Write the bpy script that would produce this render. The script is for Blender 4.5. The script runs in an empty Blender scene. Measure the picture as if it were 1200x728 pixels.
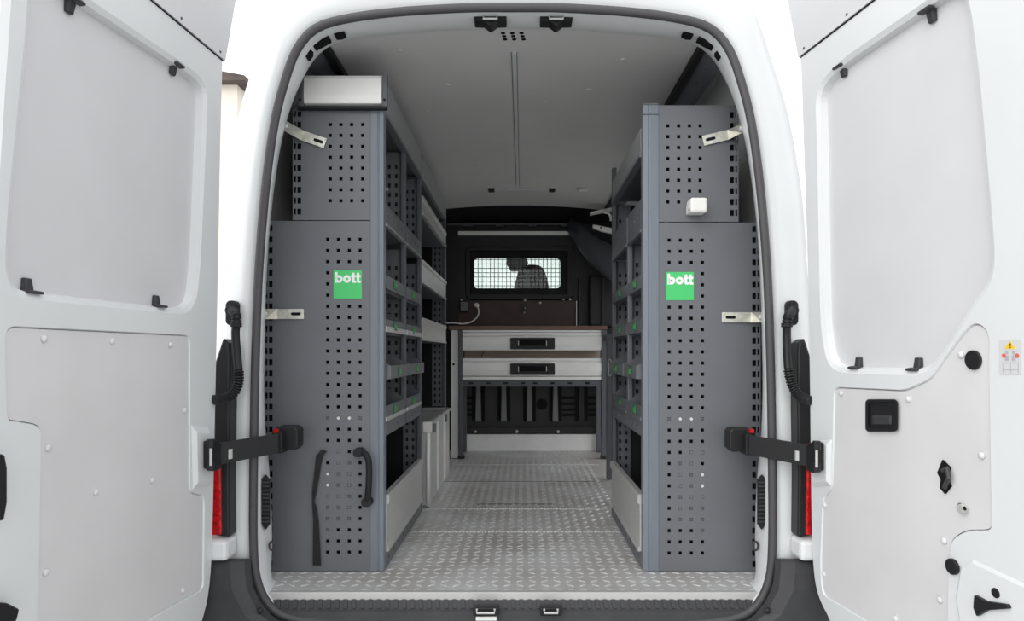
import bpy, bmesh, math, random
from mathutils import Vector
random.seed(7)
S = bpy.context.scene
COL = S.collection
# ------------------------------------------------------------------ camera, sky, exposure
F, VX, VY, H = 800.0, 612.0, 414.0, 0.735      # focal length in px, vanishing point, eye height over the van floor
cam = bpy.data.objects.new('camera', bpy.data.cameras.new('camera'))
COL.objects.link(cam); S.camera = cam
cam.location = (0, 0, H); cam.rotation_euler = (math.pi/2, 0, 0)
cam.data.sensor_width = 36; cam.data.lens = 36*F/1200
cam.data.shift_x = (600-VX)/1200; cam.data.shift_y = (VY-364)/1200
cam.data.clip_start = 0.02
w = bpy.data.worlds.new('overcast_sky'); S.world = w; w.use_nodes = True
bg = w.node_tree.nodes['Background']
bg.inputs['Color'].default_value = (0.975, 0.99, 1.0, 1)
bg.inputs['Strength'].default_value = 1.38
sun = bpy.data.objects.new('sun', bpy.data.lights.new('sun', 'SUN')); COL.objects.link(sun)
sun.data.energy = 1.75; sun.data.angle = math.radians(70); sun.data.color = (1, .985, .96)
sun.rotation_euler = Vector((0.64, 0.66, -0.40)).to_track_quat('-Z', 'Y').to_euler()
S.view_settings.view_transform = 'Standard'; S.view_settings.look = 'None'
S.view_settings.exposure = 0.1; S.view_settings.gamma = 1

# ------------------------------------------------------------------ helpers
def W(px, py, d):
    return Vector(((px-VX)*d/F, d, H+(VY-py)*d/F))

MATS = {}
def mat(name, col, rough=.5, metal=0., noise=0., scale=20., bump=0., bscale=200., emit=None, stretch=None, spec=.5, dirt=None):
    m = bpy.data.materials.new(name); m.use_nodes = True
    nt = m.node_tree; b = nt.nodes['Principled BSDF']
    b.inputs['Roughness'].default_value = rough; b.inputs['Metallic'].default_value = metal
    b.inputs['Specular IOR Level'].default_value = spec
    b.inputs['Base Color'].default_value = (*col, 1)
    tc = nt.nodes.new('ShaderNodeTexCoord'); mp = nt.nodes.new('ShaderNodeMapping')
    nt.links.new(tc.outputs['Object'], mp.inputs['Vector'])
    if stretch: mp.inputs['Scale'].default_value = stretch
    if noise:
        n = nt.nodes.new('ShaderNodeTexNoise'); n.inputs['Scale'].default_value = scale; n.inputs['Detail'].default_value = 6
        nt.links.new(mp.outputs['Vector'], n.inputs['Vector'])
        r = nt.nodes.new('ShaderNodeValToRGB')
        r.color_ramp.elements[0].position = .3; r.color_ramp.elements[1].position = .7
        lo = dirt if dirt else [c*(1-noise) for c in col]; hi = [min(1, c*(1+noise*.5)) for c in col]
        r.color_ramp.elements[0].color = (*lo, 1); r.color_ramp.elements[1].color = (*hi, 1)
        nt.links.new(n.outputs['Fac'], r.inputs['Fac']); nt.links.new(r.outputs['Color'], b.inputs['Base Color'])
    if bump:
        n2 = nt.nodes.new('ShaderNodeTexNoise'); n2.inputs['Scale'].default_value = bscale; n2.inputs['Detail'].default_value = 3
        nt.links.new(mp.outputs['Vector'], n2.inputs['Vector'])
        bp = nt.nodes.new('ShaderNodeBump'); bp.inputs['Strength'].default_value = bump; bp.inputs['Distance'].default_value = .002
        nt.links.new(n2.outputs['Fac'], bp.inputs['Height']); nt.links.new(bp.outputs['Normal'], b.inputs['Normal'])
    if emit:
        b.inputs['Emission Color'].default_value = (*emit, 1); b.inputs['Emission Strength'].default_value = 1
    MATS[name] = m
    return m

PAINT = mat('white_paint', (.71, .728, .735), .32, noise=.03, scale=3)
BOARD = mat('grey_board', (.63, .63, .645), .62, noise=.035, scale=5, bump=.08, bscale=300)
LINING = mat('lining_board', (.66, .65, .66), .6, noise=.06, scale=4, bump=.05, bscale=200)
FLANGE = mat('primer_paint', (.62, .63, .63), .45, noise=.05, scale=6)
WALL = mat('inner_panel', (.70, .70, .70), .6, noise=.05, scale=4)
CEIL = mat('ceiling_panel', (.63, .622, .62), .6, noise=.05, scale=2.5)
STEEL = mat('grey_powder_coat', (.132, .139, .153), .42, noise=.04, scale=9, bump=.08, bscale=500)
STEELD = mat('dark_and_shaded_coat', (.085, .089, .10), .5, noise=.05, scale=9)  # dark coated parts, also the grey coat darkened for shaded bay interiors
POST = mat('blue_grey_extrusion', (.165, .184, .218), .4, noise=.05, scale=10, stretch=(6, 6, 1))
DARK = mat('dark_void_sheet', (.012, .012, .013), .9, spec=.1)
RAIL = mat('grey_rail', (.27, .275, .28), .42, noise=.04, scale=9)
RIBM = mat('rib_grey', (.16, .16, .165), .4)
VOID = mat('bay_shade_sheet', (.020, .020, .022), .8, spec=.2)  # near-black that stands for the shade inside the bays
ALU = mat('anodised_aluminium', (.54, .54, .53), .38, .25, noise=.05, scale=14, stretch=(1, 1, 8))
ALUF = mat('aluminium_front', (.84, .835, .82), .42, .12, noise=.03, scale=6)
TREAD = mat('tread_plate', (.71, .71, .715), .36, .3, noise=.14, scale=3.2, dirt=(.50, .47, .44), bump=.15, bscale=260)
TREADB = mat('tread_bar_metal', (.76, .76, .76), .30, .35, noise=.1, scale=5)
ZINC = mat('zinc_plate', (.70, .69, .62), .32, .75, noise=.2, scale=60)
RUB = mat('black_rubber', (.016, .016, .018), .65, spec=.3)
SEALM = mat('seal_rubber', (.060, .058, .062), .55)
PLAST = mat('black_plastic', (.014, .014, .0155), .45, spec=.35, noise=.1, scale=30, bump=.1, bscale=600)
SILLM = mat('sill_plastic', (.042, .042, .046), .5, spec=.4, noise=.15, scale=12, bump=.1, bscale=500)
BULK = mat('bulkhead_black', (.012, .012, .0135), .42, spec=.4, noise=.1, scale=6)
GLOSS = mat('gloss_black', (.085, .092, .105), .28, noise=.2, scale=4)
GREEN = mat('label_green', (.06, .56, .155), .45)
CLIP = mat('clip_green', (.035, .17, .06), .4)
CLIPW = mat('clip_window_green', (.06, .36, .11), .4)
WHITE = mat('white_print', (.85, .86, .85), .5)
WPLAST = mat('white_plastic', (.80, .79, .76), .4, noise=.04, scale=30)
WOOD = mat('brown_worktop', (.17, .088, .06), .45, noise=.25, scale=8, stretch=(1, 6, 6))
MAROON = mat('brown_board', (.050, .022, .020), .5, noise=.2, scale=8)
PLY = mat('plywood', (.42, .33, .27), .6, noise=.15, scale=10, stretch=(1, 6, 6))
KICK = mat('white_kick_panel', (.82, .82, .81), .5, noise=.06, scale=10)
RED = mat('red_lens', (.55, .008, .012), .15, noise=.5, scale=60)
YELLOW = mat('warning_yellow', (.85, .55, .03), .5)
PINK = mat('warning_red', (.75, .12, .10), .5)
LGREY = mat('print_grey', (.42, .42, .44), .5)
STICK = mat('sticker_film', (.62, .62, .63), .4)
SEAT = mat('seat_cloth', (.035, .033, .034), .85, bump=.3, bscale=300)
SEATL = mat('seat_cloth_light', (.08, .08, .082), .85, bump=.3, bscale=300)
STUCCO = mat('cream_stucco', (.84, .77, .67), .9, noise=.06, scale=2)
ROOF = mat('roof_tile', (.10, .075, .07), .8, noise=.3, scale=3)
ASPH = mat('pale_paving', (.50, .50, .49), .9, noise=.12, scale=2)
LED = mat('lamp_diffuser', (.78, .78, .76), .4)

def glass(name, col=(1, 1, 1), a=.9):
    m = bpy.data.materials.new(name); m.use_nodes = True; nt = m.node_tree
    nt.nodes.remove(nt.nodes['Principled BSDF'])
    t = nt.nodes.new('ShaderNodeBsdfTransparent'); t.inputs['Color'].default_value = (*[c*a for c in col], 1)
    g = nt.nodes.new('ShaderNodeBsdfGlossy'); g.inputs['Roughness'].default_value = .03
    mx = nt.nodes.new('ShaderNodeMixShader')
    mx.inputs[0].default_value = .05; nt.links.new(t.outputs[0], mx.inputs[1]); nt.links.new(g.outputs[0], mx.inputs[2])
    nt.links.new(mx.outputs[0], nt.nodes['Material Output'].inputs['Surface'])
    return m
GLASS = glass('clear_glass', (.97, 1, .985), .93)

def chaikin(pts, it=2, closed=True, q=.25):
    pts = [Vector(p) for p in pts]
    for _ in range(it):
        out = []
        n = len(pts)
        for i in range(n if closed else n-1):
            a, b = pts[i], pts[(i+1) % n]
            out += [a.lerp(b, q), a.lerp(b, 1-q)]
        if not closed: out = [pts[0]]+out+[pts[-1]]
        pts = out
    return pts

def catmull(pts, per=8):
    pts = [Vector(p) for p in pts]; out = []
    for i in range(len(pts)-1):
        p0 = pts[max(i-1, 0)]; p1 = pts[i]; p2 = pts[i+1]; p3 = pts[min(i+2, len(pts)-1)]
        for k in range(per):
            t = k/per
            out.append(.5*((2*p1)+(p2-p0)*t+(2*p0-5*p1+4*p2-p3)*t*t+(3*p1-p0-3*p2+p3)*t*t*t))
    out.append(pts[-1]); return out

def resample(pts, n):
    L = [0]
    for a, b in zip(pts, pts[1:]): L.append(L[-1]+(b-a).length)
    out = []; j = 0
    for i in range(n):
        s = L[-1]*i/(n-1)
        while j < len(pts)-2 and L[j+1] < s: j += 1
        t = (s-L[j])/max(1e-9, L[j+1]-L[j]); out.append(pts[j].lerp(pts[j+1], min(1, t)))
    return out

def fillet(pts, rad, n=6):
    out = []; m = len(pts)
    for i, p in enumerate(pts):
        a, b = pts[i-1]-p, pts[(i+1) % m]-p
        pa = p+a.normalized()*min(rad, .48*a.length); pb = p+b.normalized()*min(rad, .48*b.length)
        for k in range(n+1):
            t = k/n; out.append(pa*(1-t)**2+p*2*t*(1-t)+pb*t*t)
    return out

class MB:
    def __init__(s): s.v = []; s.f = []
    def add(s, vs, fs):
        o = len(s.v); s.v += [Vector(v) for v in vs]; s.f += [tuple(i+o for i in f) for f in fs]; return s
    def box(s, x0, x1, y0, y1, z0, z1):
        if x0 > x1: x0, x1 = x1, x0
        return s.hexa([(x0,y0,z0),(x1,y0,z0),(x1,y1,z0),(x0,y1,z0)], [(x0,y0,z1),(x1,y0,z1),(x1,y1,z1),(x0,y1,z1)])
    def hexa(s, lo, hi):
        return s.loft([lo, hi], True, True)
    def loft(s, loops, cap0=False, cap1=False, closed=True):
        n = len(loops[0]); vs = [v for l in loops for v in l]; fs = []
        for k in range(len(loops)-1):
            for i in range(n if closed else n-1):
                j = (i+1) % n
                fs.append((k*n+i, k*n+j, (k+1)*n+j, (k+1)*n+i))
        if cap0: fs.append(tuple(reversed(range(n))))
        if cap1: fs.append(tuple((len(loops)-1)*n+i for i in range(n)))
        return s.add(vs, fs)
    def prism(s, poly, off):
        off = Vector(off); a = [Vector(p) for p in poly]
        return s.loft([a, [p+off for p in a]], True, True)
    def tube(s, path, r, n=10, caps=True):
        path = [Vector(p) for p in path]; loops = []
        t0 = (path[1]-path[0]).normalized()
        up = Vector((0, 0, 1)) if abs(t0.z) < .9 else Vector((0, 1, 0))
        nr = t0.cross(up).normalized()
        for i, p in enumerate(path):
            t = (path[min(i+1, len(path)-1)]-path[max(i-1, 0)]).normalized()
            nr = (nr-t*nr.dot(t)).normalized(); bn = t.cross(nr)
            rr = r(i/(len(path)-1)) if callable(r) else r
            loops.append([p+(nr*math.cos(2*math.pi*k/n)+bn*math.sin(2*math.pi*k/n))*rr for k in range(n)])
        return s.loft(loops, caps, caps)
    def cyl(s, c, ax, r, h, n=16, r2=None):
        c = Vector(c); ax = Vector(ax).normalized()
        return s.tube([c, c+ax*h], (lambda t: r+(r2-r)*t) if r2 is not None else r, n)
    def dome(s, c, ax, r, h, n=10):
        c = Vector(c); ax = Vector(ax).normalized()
        return s.tube([c, c+ax*h*.6, c+ax*h], lambda t: r*(1, .8, .35)[int(round(t*2))], n)
    def perf(s, o, ux, uz, Wd, Ht, cols, rows, skip=(), th=.004, inward=None):
        """sheet with real square holes; cols = [(centre, width)], rows = [(centre, height)], skip = cells left solid"""
        o = Vector(o); ux = Vector(ux); uz = Vector(uz); nin = Vector(inward) if inward else ux.cross(uz)*-1
        bx = [0]+[e for c, q in cols for e in (c-q/2, c+q/2)]+[Wd]
        bz = [0]+[e for c, q in rows for e in (c-q/2, c+q/2)]+[Ht]
        g = lambda i, k: i+k*len(bx)
        vs = [o+ux*x+uz*z for z in bz for x in bx]; nv = len(vs)
        vs += [v+nin*th for v in vs]; fs = []
        for i in range(len(bx)-1):
            for k in range(len(bz)-1):
                a, b, c, d = g(i, k), g(i+1, k), g(i+1, k+1), g(i, k+1)
                hole = i % 2 == 1 and k % 2 == 1 and (i//2, k//2) not in skip
                if not hole: fs += [(a, b, c, d), (a+nv, d+nv, c+nv, b+nv)]
                else:
                    for p, q in ((a, b), (b, c), (c, d), (d, a)): fs.append((p, q, q+nv, p+nv))
        X, Z = len(bx)-1, len(bz)-1
        for i in range(X): fs += [(g(i,0), g(i,0)+nv, g(i+1,0)+nv, g(i+1,0)), (g(i,Z), g(i+1,Z), g(i+1,Z)+nv, g(i,Z)+nv)]
        for k in range(Z): fs += [(g(0,k), g(0,k+1), g(0,k+1)+nv, g(0,k)+nv), (g(X,k), g(X,k)+nv, g(X,k+1)+nv, g(X,k+1))]
        return s.add(vs, fs)
    def build(s, name, m, parent=None, bevel=0, smooth=False, recalc=True):
        off = worldloc(parent) if parent else Vector((0, 0, 0))
        me = bpy.data.meshes.new(name)
        me.from_pydata([tuple(v-off) for v in s.v], [], s.f); me.validate()
        if recalc:
            bm = bmesh.new(); bm.from_mesh(me); bmesh.ops.recalc_face_normals(bm, faces=bm.faces); bm.to_mesh(me); bm.free()
        me.materials.append(m)
        o = bpy.data.objects.new(name, me); COL.objects.link(o)
        if parent: o.parent = parent
        if smooth:
            for p in me.polygons: p.use_smooth = True
        if bevel:
            b = o.modifiers.new('bevel', 'BEVEL'); b.width = bevel; b.segments = 2; b.limit_method = 'ANGLE'; b.angle_limit = math.radians(50)
        return o

def worldloc(o):
    v = Vector((0, 0, 0))
    while o: v += o.location; o = o.parent
    return v
def tag(o, label, cat, group=None, kind=None):
    o['label'] = label
    if cat: o['category'] = cat
    if group: o['group'] = group
    if kind: o['kind'] = kind
    return o
def thing(name, label, cat, loc, group=None, kind=None):
    o = bpy.data.objects.new(name, None); o.empty_display_size = .05; o.location = loc; COL.objects.link(o)
    return tag(o, label, cat, group, kind)
def bx(*a): return MB().box(*a)
CX = -.028          # centre line of the van

# ------------------------------------------------------------------ ground and far houses
o = MB().add([(-40,-40,-.66),(40,-40,-.66),(40,60,-.66),(-40,60,-.66)], [(0,1,2,3)]).build('ground', ASPH)
tag(o, 'pale paved yard on which the van stands', 'ground', kind='structure')

# ------------------------------------------------------------------ rear opening of the body
def half(points, d, n=110):
    pts = catmull([Vector((x, y, 0)) for x, y in points], 8)
    r = resample(pts, n)
    right = [Vector((CX+p.x*d/F, d, H+(VY-p.y)*d/F)) for p in r]
    left = [Vector((CX-p.x*d/F, d, H+(VY-p.y)*d/F)) for p in r]
    return right+left[-2:0:-1]
SP = [(0,9),(60,9.5),(140,14.5),(200,23),(232,34),(252,56),(265,88),(279,142),(290,222),(298,322),(302,432),(304,560),(304,640),(300,680),(287,708),(262,724),(200,731),(100,732),(0,732)]
EP = [(0,-70),(100,-66),(200,-48),(250,-20),(272,12),(288,60),(306,120),(318,180),(328,260),(338,400),(342,520),(344,600),(344,640),(343,668),(340,690),(330,715),(260,735),(120,738),(0,738)]
IP = [(0,33),(76,35),(146,40),(190,45),(212,51),(228,62),(240,78),(253,104),(266,140),(277,178),(287,237),(293,300),(295,400),(295,455),(291,500),(287,540),(284,590),(283,640),(283,676),(270,684),(180,685),(80,685),(0,685)]
d0 = 2.078
seal_c = half(SP, 2.062)
ctr = Vector((CX, 0, .8))
def grow(loop, k, d):
    out = []
    n = len(loop)
    for i, p in enumerate(loop):
        t = loop[(i+1) % n]-loop[i-1]; nr = Vector((t.z, 0, -t.x)).normalized()
        if nr.dot(p-ctr) < 0: nr = -nr
        q = p+nr*k; out.append(Vector((q.x, d, q.z)))
    return out
edge = half(EP, 2.10)
side = [Vector((CX+max(-1.0, min(1.0, (p.x-CX)*1.17)), 2.46, p.z+(.10 if p.z > 1.2 else 0)*1.0)) for p in edge]
side = [Vector((p.x, 2.46, e.z+max(0, e.z-1.0)*.10)) for p, e in zip(side, edge)]
front = [Vector((p.x, 5.3, p.z)) for p in side]
body = MB().loft([grow(seal_c, -.006, 2.075), grow(seal_c, .020, 2.078), grow(seal_c, .028, 2.068), [e.lerp(s, .55)+Vector((0, 0, 0)) for e, s in zip(grow(seal_c, .028, 2.072), edge)],
                  [Vector((e.x, 2.105, e.z)) for e in edge], [e.lerp(s, .25)+Vector(((e.x-CX)*.03, -.03, 0)) for e, s in zip(edge, side)], side, [Vector((p.x, 3.62, p.z)) for p in side]])
midr = [Vector((p.x, 3.62, p.z)) for p in side]; midf = [Vector((p.x, 4.98, p.z)) for p in side]
body.loft([midf, front])
for i in range(len(midr)):                       # the right side is open at the sliding doorway
    j = (i+1) % len(midr)
    if (midr[i].x+midr[j].x)/2 > CX+.5 and (midr[i].z+midr[j].z)/2 < 1.66: continue
    body.add([midr[i], midr[j], midf[j], midf[i]], [(0, 1, 2, 3)])
rear = body.build('wall_rear', PAINT, smooth=True)
tag(rear, 'white painted rear body surround of the van around the open doorway', 'van body', kind='structure')
fl0 = grow(seal_c, -.008, 2.078); fl1 = half(IP, 2.19)
mid = [a.lerp(b, .45)+Vector((0, .03, 0)) for a, b in zip(fl0, fl1)]
lip = [p+Vector((0, .03, 0)) for p in grow(fl1, .012, 2.19)]
MB().loft([grow(seal_c, -.004, 2.07), fl0, mid, fl1, lip]).build('inner_flange', PAINT, rear, smooth=True)
sl = MB()
n = len(seal_c)
R = .0135
rings = []
for i, p in enumerate(seal_c):
    t = (seal_c[(i+1) % n]-seal_c[i-1]).normalized(); nr = Vector((t.z, 0, -t.x)); yy = Vector((0, 1, 0))
    rings.append([p+nr*math.cos(a)*R+yy*math.sin(a)*R for a in [2*math.pi*k/8 for k in range(8)]])
sl.loft(rings+[rings[0]])
tag(sl.build('trim_1', SEALM, smooth=True), 'dark grey rubber seal running round the rear door opening', 'door seal', kind='structure')

# slots in the upper corners of the flange, on both sides; pillars' vents and rings
def strip_on(points, d, wid):
    """thin curved dark recess plate"""
    pts = [W(x, y, d) for x, y in points]; a = []; b = []
    for i, p in enumerate(pts):
        t = (pts[min(i+1, len(pts)-1)]-pts[max(i-1, 0)]).normalized(); nr = Vector((t.z, 0, -t.x))
        k = wid*(.5 if 0 < i < len(pts)-1 else .3)
        a.append(p+nr*k); b.append(p-nr*k)
    loop = a+b[::-1]
    return MB().prism(loop, (0, .03, 0))
for sgn in (-1, 1):
    for pts in ([(244.5,66),(242,60),(240,54)][::-1], [(236,53),(228,47),(217,42.5)], [(211,39.5),(205,37.5),(199,36.5)]):
        pp = [(602+sgn*x, y) for x, y in pts]
        strip_on(pp, 2.118, .021).build('pillar_slot', DARK, rear)
for sgn in (-1, 1):
    px = 602+sgn*290.5
    vent = MB().loft([[W(px+a, y, 2.105) for a, y in q] for q in ([(-5.5,562),(0,556),(5.5,562),(5.5,614),(0,621),(-5.5,614)],)]+[[W(px+a, y, 2.16) for a, y in [(-5.5,562),(0,556),(5.5,562),(5.5,614),(0,621),(-5.5,614)]]], True, True).build('air_vent', PLAST, rear, bevel=.002)
    for k in range(11):
        c = W(px, 565+k*4.6, 2.102)
        bx(c.x-.010, c.x+.010, c.y-.004, c.y+.004, c.z-.0025, c.z+.0015).build('vent_slat', SILLM, vent)
    c = W(602+sgn*283.5, 640, 2.14)
    ring = MB().tube([c+Vector((math.cos(a)*.008, 0, math.sin(a)*.014)) for a in [2*math.pi*k/14 for k in range(15)]], .0035, 6).build('tie_ring', SILLM, rear, smooth=True)
# ------------------------------------------------------------------ shell: floor, ceiling, walls
FR = 2.10
fl = bx(CX-.86, CX+.86, FR, 5.22, -.03, 0).build('floor', TREAD)
tag(fl, 'aluminium tread plate load floor with transverse seams', 'floor', kind='structure')
bars = MB(); pit = .040
for j in range(int((5.2-FR)/pit)):
    for i in range(int(1.68/pit)):
        x = CX-.84+i*pit+pit/2; y = FR+.02+j*pit
        if abs(x-CX) > .50 and y > 2.36: continue
        a = math.radians(38 if (i+j) % 2 else -38)
        if y > 5.18: continue
        c, s_ = math.cos(a), math.sin(a); L, B, hh = .0165, .0058, .0024
        P = lambda u, v, z: (x+u*c-v*s_, y+u*s_+v*c, z)
        bars.add([P(-L,0,0), P(-L*.3,-B,0), P(L*.3,-B,0), P(L,0,0), P(L*.3,B,0), P(-L*.3,B,0), P(-L*.5,0,hh), P(L*.5,0,hh)],
                 [(0,1,6),(1,2,7,6),(2,3,7),(3,4,7),(4,5,6,7),(5,0,6)])
o = bars.build('tread_bar', TREADB, fl, recalc=False); o['kind'] = 'stuff'
for y, x0, x1 in ((W(0,545.2,1).z, -.48, .42),):
    pass
def seam(py, x0, x1, m, wd=.006, z=.0022):
    d = F*H/(py-VY)
    bx(x0, x1, d-wd/2, d+wd/2, 0, z).build('floor_seam', m, fl)
seam(545, -.46, .50, TREADB, .008); seam(564.5, -.45, .42, DARK, .006, .001); seam(591.2, -.22, .16, DARK, .006, .002)
# rows of short perforated studs along the two broad seams
for py in (596.5, 623.5):
    d = F*H/(py-VY); q = MB()
    for k in range(58):
        x = -.455+k*.015
        if x > .395: break
        q.box(x, x+.009, d-.005, d+.005, 0, .003)
    q.build('floor_seam', TREADB, fl)
bx(CX-.745, CX+.745, FR-.016, FR+.006, -.028, .0045).build('edge_nosing', ALU, fl, bevel=.002)

cz = 1.795
def crown(x): return cz-.042*((x-CX)/.69)**2
q = MB(); cxs = [CX-.65+1.3*i/16 for i in range(17)]
q.prism([Vector((x, 2.2, crown(x))) for x in cxs]+[Vector((x, 2.2, crown(x)+.015)) for x in cxs[::-1]], (0, 2.7, 0))
ce = q.build('ceiling', CEIL)
tag(ce, 'flat grey ceiling panel of the load bay', 'ceiling', kind='structure')
def on_ceiling(px, py): 
    d = F*(cz-H)/(VY-py)
    for _ in range(4): d = F*(crown((px-VX)*d/F)-H)/(VY-py)
    return (px-VX)*d/F, d
x, ya = on_ceiling(602, 61); _, yb = on_ceiling(605, 218)
MB().box(CX-.008, CX+.008, ya, yb, cz-.004, cz).build('centre_joint', FLANGE, ce)
for k in (-1, 1): MB().box(CX+k*.0085-.002, CX+k*.0085+.002, ya, yb, cz-.003, cz-.0005).build('joint_groove', STEELD, ce)
for i in range(3):
    for k in range(3):
        px, py = 589.5+i*10.8+k*1.2, 38.5+k*3.6
        x, d = on_ceiling(px, py)
        MB().cyl((x, d, crown(x)-.002), (0, 0, 1), .0075, .002, 10).build('vent_hole', DARK, ce)
for px, py in ((525,100),(540,160),(500,130),(690,105),(700,140),(660,190),(560,195),(470,60),(730,70),(640,120),(555,222)):
    x, d = on_ceiling(px, py)
    MB().cyl((x, d, crown(x)-.003), (0, 0, 1), .010, .003, 10, r2=.012).build('panel_rivet', CEIL, ce)
lamp = thing('ceiling_lamp', 'slim bar lamp with black end caps on the ceiling near the bulkhead', 'lamp', (CX, on_ceiling(600,221)[1], cz))
xa, d = on_ceiling(576, 221.5); xb, _ = on_ceiling(647, 221.5)
bx(xa, xb, d-.02, d+.02, cz-.012, cz-.0005).build('diffuser', FLANGE, lamp, bevel=.003)
for xx in (xa, xb):
    bx(xx-.02, xx+.02, d-.028, d+.028, cz-.02, cz-.0005).build('end_cap', PLAST, lamp, bevel=.004)
x, d = on_ceiling(684, 221)
o = bx(x-.03, x+.03, d-.03, d+.03, crown(x)-.014, crown(x)-.002).build('ceiling_sensor', WPLAST, bevel=.004)
tag(o, 'small pale plastic button on the ceiling right of the bar lamp', 'sensor')

prof = [(.675, 1.80), (.76, 1.755), (.82, 1.66), (.86, 1.45), (.88, 1.1), (.885, .6), (.87, 0), (.87, -.03)]
for sgn, nm in ((-1, 'wall_left'), (1, 'wall_right')):
    q = MB()
    def strip(y0, y1, pr):
        a = [(CX+sgn*x, y0, z) for x, z in pr]; b = [(CX+sgn*x, y1, z) for x, z in pr]
        a2 = [(CX+sgn*(x+.02), y0, z+.01) for x, z in pr]; b2 = [(CX+sgn*(x+.02), y1, z+.01) for x, z in pr]
        loop_a = a+a2[::-1]; loop_b = b+b2[::-1]
        q.loft([loop_a, loop_b], True, True)
    if sgn < 0: strip(2.21, 5.3, prof)
    else:
        strip(2.21, 3.62, prof); strip(4.98, 5.3, prof); strip(3.62, 4.98, prof[:4])
    wl = q.build(nm, WALL)
    tag(wl, 'pale inner side wall %s' % ('behind the long left shelving' if sgn < 0 else 'with open side doorway behind the right shelving'), 'wall', kind='structure')
    # cant rail with holes below the ceiling
    rail = MB().perf((CX+sgn*.64, 2.215, cz-.048), (0, 1, 0), (sgn*.85, 0, -.52), 2.6, .075, [(.06+.12*k, .016) for k in range(21)], [(.04, .016)], th=.02, inward=(sgn*.5, 0, .8)).build('roof_rail', STEEL, wl)
    bx(CX+sgn*.612, CX+sgn*.637, 2.215, 4.88, cz-.058, cz-.036).build('rail_gap', RUB, wl)

# outer side shells under the roof are part of wall_rear; cab shell in front of the bulkhead
cab = MB()
def cabplate(a, b, c, d, t=(0, 0, .02)): cab.prism([a, b, c, d], t)
cabplate((-1.0,5.25,1.86), (.95,5.25,1.86), (.95,6.35,1.74), (-1.0,6.35,1.74))            # roof lining
cabplate((-1.0,5.25,-.2), (.95,5.25,-.2), (.95,7.4,-.2), (-1.0,7.4,-.2))                  # cab floor
cabplate((-1.0,7.35,-.2), (.95,7.35,-.2), (.95,7.35,1.0), (-1.0,7.35,1.0), (0,.03,0))     # firewall
for x in (-1.0, .93):
    cabplate((x,5.25,-.2), (x,7.4,-.2), (x,7.4,.98), (x,5.25,.98), (.02,0,0))             # door cards
    cabplate((x,5.25,.98), (x,5.5,.98), (x,5.5,1.86), (x,5.25,1.86), (.02,0,0))           # B pillar
    cabplate((x,7.3,.98), (x,7.4,.98), (x,6.42,1.74), (x,6.3,1.74), (.03,0,0))            # A pillar
cs = cab.build('cab_shell', BULK); tag(cs, 'dark driver cab beyond the bulkhead window', 'cab', kind='structure')
MB().prism([(-.97,7.38,1.0), (.92,7.38,1.0), (.92,6.4,1.74), (-.97,6.4,1.74)], (0, .006, .004)).build('windscreen', GLASS, cs)
MB().prism([(-.97,6.85,.75), (-.97,7.34,.75), (-.97,7.34,1.0), (-.97,7.0,1.02), (-.97,6.85,.92)], (1.89, 0, 0)).build('dashboard', BULK, cs, bevel=.02)
# interior mirror / sensor pod on the windscreen
pod = [W(a, b, 6.45) for a, b in ((594,300),(617,300),(619,308),(612,318),(599,318),(593,309))]
MB().prism(pod, (0, .05, 0)).build('mirror_pod', SEATL, cs, bevel=.01)

# ------------------------------------------------------------------ bulkhead (front wall of the load bay)
bd = 5.16
bk = MB()
wx0, wx1 = W(555,0,bd).x, W(657,0,bd).x; wz0, wz1 = W(0,338,bd).z, W(0,302,bd).z
bk.box(-.93, wx0, bd, bd+.06, 0, cz); bk.box(wx1, .88, bd, bd+.06, 0, cz)
bk.box(wx0, wx1, bd, bd+.06, 0, wz0); bk.box(wx0, wx1, bd, bd+.06, wz1, cz)
wf = bk.build('wall_front', BULK); tag(wf, 'black bulkhead closing the load bay behind the workbench', 'bulkhead', kind='structure')
# arched cover between ceiling and bulkhead
arch_pts = [(522,246),(540,242),(570,240.5),(605,240),(650,240.5),(690,243.5),(722,249)]
top = [W(x, y, 4.915) for x, y in arch_pts]; low = [Vector((p.x*1.03, 5.16, H+(VY-262)*5.16/F)) for p in top]
upr = [Vector((p.x, 4.915, cz)) for p in top]
MB().loft([upr, top, [p+Vector((0, .02, 0)) for p in top], low], closed=False).build('header_cover', BULK, wf, smooth=False)
MB().box(W(524,0,5.12).x, W(672,0,5.12).x, 5.11, 5.16, W(0,264,5.12).z, W(0,261.5,5.12).z).build('header_rail', STEELD, wf)
for px in (549, 586, 624, 662):
    c = W(px, 263.5, 5.1); bx(c.x-.03, c.x+.03, 5.095, 5.11, c.z-.012, c.z+.008).build('rail_bracket', STEELD, wf, bevel=.003)
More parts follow.
